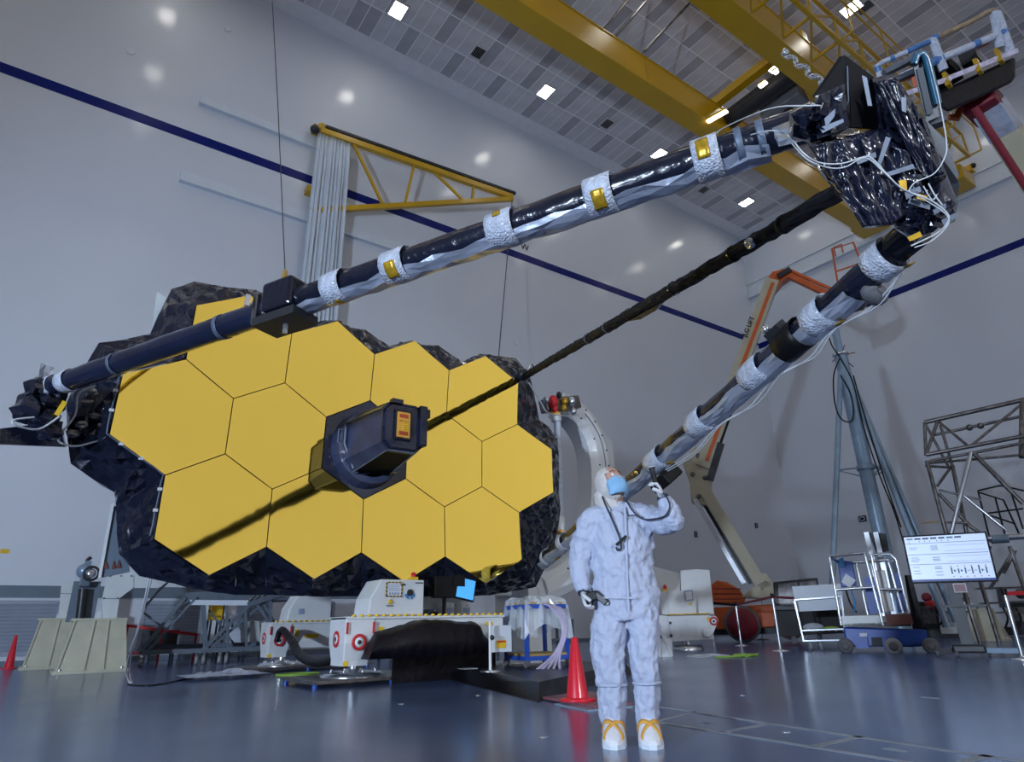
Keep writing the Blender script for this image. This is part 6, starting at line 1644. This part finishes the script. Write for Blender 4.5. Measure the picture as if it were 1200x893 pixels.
LEGR = [(752, 706, 18, .12), (754, 735, 18.5, .12), (755, 762, 17.5, .115), (756, 782, 16.5, .108), (757, 794, 16, .105), (758, 801, 13, .085), (759, 822, 13.5, .082), (760, 842, 12.5, .074), (760, 850, 10, .058)]
ARML = [(692, 612, .088, 0), (687, 624, .085, 0), (682, 642, .080, .01), (679, 660, .074, 0), (680, 676, .066, -.03), (683, 689, .054, -.05), (684, 694, .045, -.06)]
ARMR = [(757, 605, .088, 0), (768, 610, .085, -.05), (780, 613, .080, -.10), (788, 611, .076, -.15), (786, 602, .070, -.18), (781, 592, .060, -.18), (777, 585, .048, -.18)]

# hands first: they belong to the body, gloves follow the same shape
def hand(mb, wrist, d, pn, thumb_side, curl, r_extra=0.0, ln=1.0, spread=0.0):
    """palm from the wrist along d, palm normal pn (the side the fingers close to), thumb towards thumb_side"""
    d = d.normalized(); pn = (pn - d * pn.dot(d)).normalized(); s = d.cross(pn)
    if s.dot(thumb_side) < 0: s = -s
    rings = []
    for t_, w, h_ in ((-0.02, 0.027, 0.022), (0.015, 0.033, 0.019), (0.05, 0.041, 0.017), (0.085, 0.042, 0.015)):
        c = wrist + d * t_ * ln
        rings.append([c + s * ((w + r_extra) * math.cos(2 * PI * k / 12)) + pn * ((h_ + r_extra) * math.sin(2 * PI * k / 12)) for k in range(12)])
    mb.loft(rings)
    for i, (off, L, r) in enumerate(((0.032, 0.074, 0.0088), (0.011, 0.083, 0.0092), (-0.011, 0.077, 0.0088), (-0.031, 0.060, 0.0078))):
        p0 = wrist + d * (0.075 * ln) + s * off; ang = 0.12 + 0.06 * i; chain = [(p0, r + r_extra + 0.002)]; q = p0
        for k, fr in enumerate((0.45, 0.32, 0.25)):
            q = q + (d * math.cos(ang) + pn * math.sin(ang) + s * spread * off * 8).normalized() * L * fr
            chain.append((q, r * (1 - 0.1 * (k + 1)) + r_extra)); ang += curl * (1.0 if k == 0 else 0.8)
        limb(mb, chain, 8)
    q0 = wrist + d * 0.022 + s * 0.028; q1 = wrist + d * 0.052 + s * 0.056 + pn * 0.012; q2 = wrist + d * 0.078 + s * 0.052 + pn * 0.034; q3 = wrist + d * 0.095 + s * 0.040 + pn * 0.048
    limb(mb, [(q0, 0.0125 + r_extra), (q1, 0.0115 + r_extra), (q2, 0.0100 + r_extra), (q3, 0.0085 + r_extra)], 8)
WL, DL = J(684, 694, -.06), (J(688, 712, -.10) - J(684, 694, -.06))
NL, TL = (FR * 0.9 - FA * 0.3), (-FA)
WR, DR = J(776.5, 583, -.18), (J(768, 566, -.22) - J(776.5, 583, -.18))
NR, TR_ = (-FR * 0.9 + FU * 0.1 - FA * 0.3), (-FA * 0.8 - FR * 0.2)

# head axes: face turned to the picture's right and up
HF = (-FA * 0.66 + FR * 0.58 + FU * 0.40).normalized()
HU = (FU - HF * FU.dot(HF)).normalized(); HS = HF.cross(HU)
HC = J(715.5, 567, 0.0)
body = MB()
body.loft([oval(J(x, y, o), rx * MPX * 0.82, ry * 0.8) for x, y, rx, ry, o in TORSO])
for LG in (LEGL, LEGR): body.loft([oval(J(x, y), rx * MPX * 0.68, ry * 0.7) for x, y, rx, ry in LG] + [oval(J(LG[-1][0], 862), 0.045, 0.06), oval(J(LG[-1][0], 870, -0.03), 0.045, 0.11)])
for AR in (ARML, ARMR): limb(body, [(J(x, y, o), r * 0.68) for x, y, r, o in AR])
limb(body, [(J(723, 598, .02), .065), (J(721, 587, .02), .058), (HC - HU * 0.08, .06)])
rings = []
for f, w, dd_ in ((-0.118, 0.030, 0.05), (-0.105, 0.048, 0.070), (-0.07, 0.062, 0.088), (-0.02, 0.073, 0.096), (0.03, 0.078, 0.098), (0.07, 0.072, 0.092), (0.10, 0.050, 0.066), (0.115, 0.02, 0.03)):
    rings.append([HC + HU * f + HS * (w * math.cos(2 * PI * k / 18)) + HF * (dd_ * math.sin(2 * PI * k / 18) + (0.018 if f < -0.08 else 0)) for k in range(18)])
body.loft(rings)
limb(body, [(HC + HF * 0.088 + HU * 0.02, .011), (HC + HF * 0.106 - HU * 0.008, .014), (HC + HF * 0.117 - HU * 0.025, .016), (HC + HF * 0.10 - HU * 0.035, .013)], 8)      # nose
for s in (-1, 1):
    body.sph(HC + HS * (0.080 * s) - HF * 0.005 - HU * 0.01, 0.03, 8, 6, (0.5, 1, 1), (HS, HF, HU))                                                            # ears
    limb(body, [(HC + HF * 0.088 + HU * 0.034 + HS * 0.014 * s, .009), (HC + HF * 0.080 + HU * 0.038 + HS * 0.045 * s, .009)], 6)                               # brow
body.sph(HC + HF * 0.092 - HU * 0.066, 0.022, 8, 6, (1.2, 0.5, 0.5), (HS, HF, HU))                                                                              # lips
hand(body, WL, DL, NL, TL, 0.95)
hand(body, WR, DR, NR, TR_, 1.0)
per = body.build('person', 'skin')
md = per.modifiers.new('skin_join', 'REMESH'); md.mode = 'VOXEL'; md.voxel_size = 0.0065; md.use_smooth_shade = True
md = per.modifiers.new('relax', 'SMOOTH'); md.factor = 0.5; md.iterations = 2
tag(center(per), 'person in a pale coverall, hood and blue mask looking up beside the red cone', 'person')

# coverall
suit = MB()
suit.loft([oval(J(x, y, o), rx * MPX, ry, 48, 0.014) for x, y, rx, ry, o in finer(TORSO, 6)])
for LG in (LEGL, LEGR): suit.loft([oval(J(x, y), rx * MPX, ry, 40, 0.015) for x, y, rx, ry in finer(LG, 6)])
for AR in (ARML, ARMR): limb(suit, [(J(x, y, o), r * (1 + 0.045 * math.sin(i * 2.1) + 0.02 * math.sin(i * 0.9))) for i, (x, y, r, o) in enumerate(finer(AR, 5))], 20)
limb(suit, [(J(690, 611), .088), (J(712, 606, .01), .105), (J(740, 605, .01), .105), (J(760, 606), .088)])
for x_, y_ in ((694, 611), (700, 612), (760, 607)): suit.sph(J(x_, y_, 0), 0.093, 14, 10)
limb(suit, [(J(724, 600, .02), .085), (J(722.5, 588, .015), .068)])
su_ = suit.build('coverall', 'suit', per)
md = su_.modifiers.new('join', 'REMESH'); md.mode = 'VOXEL'; md.voxel_size = 0.0078; md.use_smooth_shade = True
md = su_.modifiers.new('relax', 'SMOOTH'); md.factor = 0.5; md.iterations = 3
tx = bpy.data.textures.new('suit_folds', 'CLOUDS'); tx.noise_scale = 0.06; tx.noise_depth = 2
emp = None
md = su_.modifiers.new('folds', 'DISPLACE'); md.texture = tx; md.strength = 0.028; md.mid_level = 0.5; md.texture_coords = 'LOCAL'
tx2 = bpy.data.textures.new('suit_creases', 'MUSGRAVE' if False else 'STUCCI'); tx2.noise_scale = 0.045; tx2.turbulence = 6
md = su_.modifiers.new('creases', 'DISPLACE'); md.texture = tx2; md.strength = 0.008; md.mid_level = 0.5; md.texture_coords = 'LOCAL'
# placket, chest tag
zp = [J(732, 594, -.10), J(733, 610, -.137), J(734, 640, -.150), J(735, 670, -.152), J(736, 700, -.162), J(737, 716, -.160)]
MB().path(smooth_path(zp), 0.009, 6).build('placket', 'suit', su_)
MB().box(J(742, 604, -.150), (0.07, 0.006, 0.008), (FR, FA, FU)).build('chest_print', 'navy_cloth', su_)
MB().bar(J(706, 700.5, -.158), J(745, 701, -.170), 0.012, 0.010).build('waist_seam', 'suit', su_)
for LG in (LEGL, LEGR):
    x, y = LG[5][0], LG[5][1]
    MB().path([J(x, y - 1) + FR * (16.2 * MPX * (1.02 if LG is LEGL else 0.9) * math.cos(k * PI / 10)) + FA * (.096 * math.sin(k * PI / 10)) for k in range(21)], 0.012, 6).build('boot_cuff', 'suit', su_)

# gloves and cuffs
for W, D, N, T, c, nm in ((WL, DL, NL, TL, 0.95, 'glove'), (WR, DR, NR, TR_, 1.0, 'glove')):
    g = MB(); hand(g, W, D, N, T, c, 0.0035)
    go = g.build(nm, 'glove', per)
    md = go.modifiers.new('join', 'REMESH'); md.mode = 'VOXEL'; md.voxel_size = 0.0042; md.use_smooth_shade = True
    md = go.modifiers.new('relax', 'SMOOTH'); md.factor = 0.5; md.iterations = 2
for W, D in ((WL, DL), (WR, DR)):
    d = D.normalized(); MB().path([W - d * 0.055, W - d * 0.03, W - d * 0.005, W + d * 0.012], [0.050, 0.046, 0.042, 0.038], 14).build('wrist_cuff', 'navy_cloth', per)

# hood: shell round the head with an opening for the eyes, and its neck drape
hd = MB(); rnd = random.Random(4); nU, nV = 28, 18
def hp(u, v):
    th, ph = PI * (0.02 + 0.96 * v), 2 * PI * u
    k = 1 + 0.035 * noise.noise(V((math.cos(ph) * 3, math.sin(ph) * 3, v * 7)))
    return HC + (HS * (0.096 * math.sin(th) * math.cos(ph)) + HF * (0.108 * math.sin(th) * math.sin(ph) - 0.016) + HU * (0.135 * math.cos(th))) * k - HU * 0.002
verts = [hp(i / nU, j / nV) for j in range(nV + 1) for i in range(nU)]
fcs = []
for j in range(nV):
    for i in range(nU):
        c = (hp((i + .5) / nU, (j + .5) / nV) - HC); f, s, u = c.dot(HF), c.dot(HS), c.dot(HU)
        if f > 0.035 and abs(s) < 0.072 and -0.14 < u < 0.040: continue
        fcs.append((j * nU + i, j * nU + (i + 1) % nU, (j + 1) * nU + (i + 1) % nU, (j + 1) * nU + i))
hd.add(verts, fcs, True)
ho = hd.build('hood', 'hood_cloth', per); md = ho.modifiers.new('thickness', 'SOLIDIFY'); md.thickness = 0.004
dr_ = MB(); rings = []
for i, (c, rx, ry) in enumerate(((HC - HU * 0.05 - HF * 0.02, .088, .085), (J(711, 580, .03), .095, .09), (J(713, 589, .03), .098, .095), (J(717, 595, .02), .105, .10), (J(720, 599, .02), .09, .09))):
    rings.append([c + FR * ((rx + 0.010 * math.sin(k * 2.6 + i)) * math.cos(2 * PI * k / 26)) + FA * ((ry + 0.010 * math.sin(k * 2.6 + i)) * math.sin(2 * PI * k / 26)) + FU * (0.006 * math.sin(k * 1.7 + i * 2)) for k in range(26)])
dr_.loft(rings, caps=False).build('hood_drape', 'hood_cloth', ho)
# mask with pleats, ear loop
mk = MB()
def mkp(u, v):
    a = (u - 0.5) * 2.5; b = -(v - 0.5) * 1.5
    rr = 0.118 + 0.018 * math.cos(a) * math.cos(b * 1.3) + (0.003 if int(v * 12) % 3 == 0 else 0)
    e = HF * (rr * math.cos(a * 0.95) * (1 - 0.30 * max(0, (v - 0.55) / 0.45) ** 1.5)) + HS * (0.088 * math.sin(a)) + HU * (0.088 * math.sin(b) * (0.85 + 0.15 * math.cos(a)))
    return HC + e - HU * 0.070 - HF * 0.010
mk.grid(mkp, 18, 12, smooth=True)
mo = mk.build('face_mask', 'mask_blue', per); md = mo.modifiers.new('thickness', 'SOLIDIFY'); md.thickness = 0.004
for s in (0.0, 1.0):
    MB().path([mkp(s, 0.1), mkp(s, 0.1) * 0.5 + (HC - HF * 0.02 + HS * (0.09 if s > .5 else -0.09)) * 0.5, HC - HF * 0.02 + HS * (0.095 if s > .5 else -0.095)], 0.003, 4).build('ear_loop', 'white_cable', mo)
for s in (-1, 1):
    ec = HC + HF * 0.083 + HU * 0.018 + HS * 0.032 * s
    eo = MB().sph(ec, 0.0125, 10, 8).build('eye', 'eye_white', per); MB().sph(ec + HF * 0.0085 + HU * 0.002, 0.0062, 8, 6).build('iris', 'black', eo)
    MB().path([HC + HF * 0.096 + HU * 0.041 + HS * 0.016 * s, HC + HF * 0.093 + HU * 0.046 + HS * 0.034 * s, HC + HF * 0.080 + HU * 0.042 + HS * 0.052 * s], 0.004, 5).build('eyebrow', 'red_brown', per)

# boot covers with crossing straps
def boot(ax_, ay_, toe_dx):
    c = J(ax_, ay_, 0.0); c = V((c.x, c.y, 0)); K = 1.12
    fw = (-FA + FR * toe_dx).normalized(); sd = V((-fw.y, fw.x, 0)); rings = []
    prof = ((-0.10, 0.030, 0.09), (-0.085, 0.052, 0.150), (-0.03, 0.064, 0.175), (0.03, 0.066, 0.160), (0.08, 0.068, 0.120), (0.13, 0.064, 0.088), (0.17, 0.048, 0.064), (0.19, 0.025, 0.045))
    def at(t_, th, grow=0.0):
        for q in range(len(prof) - 1):
            if prof[q][0] <= t_ <= prof[q + 1][0]:
                f = (t_ - prof[q][0]) / (prof[q + 1][0] - prof[q][0]); w = prof[q][1] * (1 - f) + prof[q + 1][1] * f; top = prof[q][2] * (1 - f) + prof[q + 1][2] * f
        s_ = math.sin(th)
        return c + fw * (t_ * K) + sd * ((w + grow) * K * math.cos(th) * (1.06 if s_ < -0.2 else 1.0)) + UZ * K * (0.022 + (top + grow - 0.022) * max(0, s_) ** 0.8 + (0.0 if s_ >= 0 else -0.004))
    rings = [[at(t_, 2 * PI * k / 18) for k in range(18)] for t_, w, top in prof]
    bo = MB().loft(rings).build('boot_cover', 'boot_white', per); md = bo.modifiers.new('sub', 'SUBSURF'); md.levels = 1; md.render_levels = 1
    MB().prism([c + fw * t_ * K + sd * w * K for t_, w in ((-0.10, -0.03), (-0.06, -0.058), (0.08, -0.068), (0.15, -0.058), (0.195, -0.02), (0.195, 0.02), (0.15, 0.058), (0.08, 0.068), (-0.06, 0.058), (-0.10, 0.03))], UZ * 0.026).build('sole', 'rail_white', bo)
    for t0_, t1_, a0, a1 in ((0.02, 0.155, 168, 22), (0.02, 0.155, 12, 158), (-0.03, -0.03, 15, 165)):
        m = MB(); n = 14; L_ = []; R2 = []
        for k in range(n + 1):
            f = k / n; t_ = t0_ + (t1_ - t0_) * f; th = math.radians(a0 + (a1 - a0) * f)
            L_.append(at(t_ - 0.012, th, 0.003)); R2.append(at(t_ + 0.012, th, 0.003))
        m.add(L_ + R2, [(k, k + 1, n + 2 + k, n + 1 + k) for k in range(n)], True)
        so = m.build('strap', 'strap_orange', bo); md = so.modifiers.new('thickness', 'SOLIDIFY'); md.thickness = 0.004; md.offset = 0
boot(720, 862, -0.02); boot(761, 862, 0.05)

# lanyard and camera cable
MB().path(smooth_path([J(706, 582, -.06), J(709, 590, -.11), J(718, 610, -.15), J(726, 630, -.165), J(728, 642, -.168), J(724, 645, -.168), J(722, 641, -.166)]), 0.0065, 6).build('lanyard', 'navy_cloth', per)
MB().bar(J(722, 639, -.172), J(734, 628, -.176), 0.012, 0.018).build('lanyard_clip', 'black', per)
MB().path(smooth_path([J(734, 586, -.08), J(741, 598, -.135), J(753, 608, -.165), J(768, 608, -.20), J(780, 604, -.26), J(785, 592, -.27), J(779, 580, -.25), J(772, 573, -.24)]), 0.006, 6).build('signal_cord', 'navy_cloth', per)
# hand lamp held up, black unit held low
t = thing('hand_lamp', 'small black hand lamp held up in the raised glove', 'lamp', J(768, 570, -.23))
ax0, ax1 = J(771, 576, -.235), J(765, 553, -.235)
MB().tube(ax0, ax1, 0.016, n=12).build('lamp_tube', 'black', t); d = (ax1 - ax0).normalized()
MB().tube(ax1, ax1 + d * 0.03, 0.016, 0.024, n=14).build('lamp_head', 'dark_metal', t); MB().tube(ax1 + d * 0.029, ax1 + d * 0.034, 0.021, n=14).build('lamp_lens', 'paper', t)
t = thing('hand_unit', 'black pistol shaped unit held low in the gloved hand', 'hand tool', J(694, 706, -.12))
MB().bar(J(689, 700, -.115), J(701, 697, -.14), 0.045, 0.06).build('unit_body', 'black', t, bevel=0.008)
MB().bar(J(698, 696, -.14), J(711, 707, -.15), 0.035, 0.040).build('unit_barrel', 'dark_metal', t, bevel=0.006); MB().bar(J(694, 699, -.12), J(692, 712, -.115), 0.030, 0.030).build('unit_grip', 'black', t, bevel=0.005)
MB().bar(J(709, 705, -.148), J(713, 708, -.15), 0.018, 0.02).build('unit_tip', 'steel_dark', t)
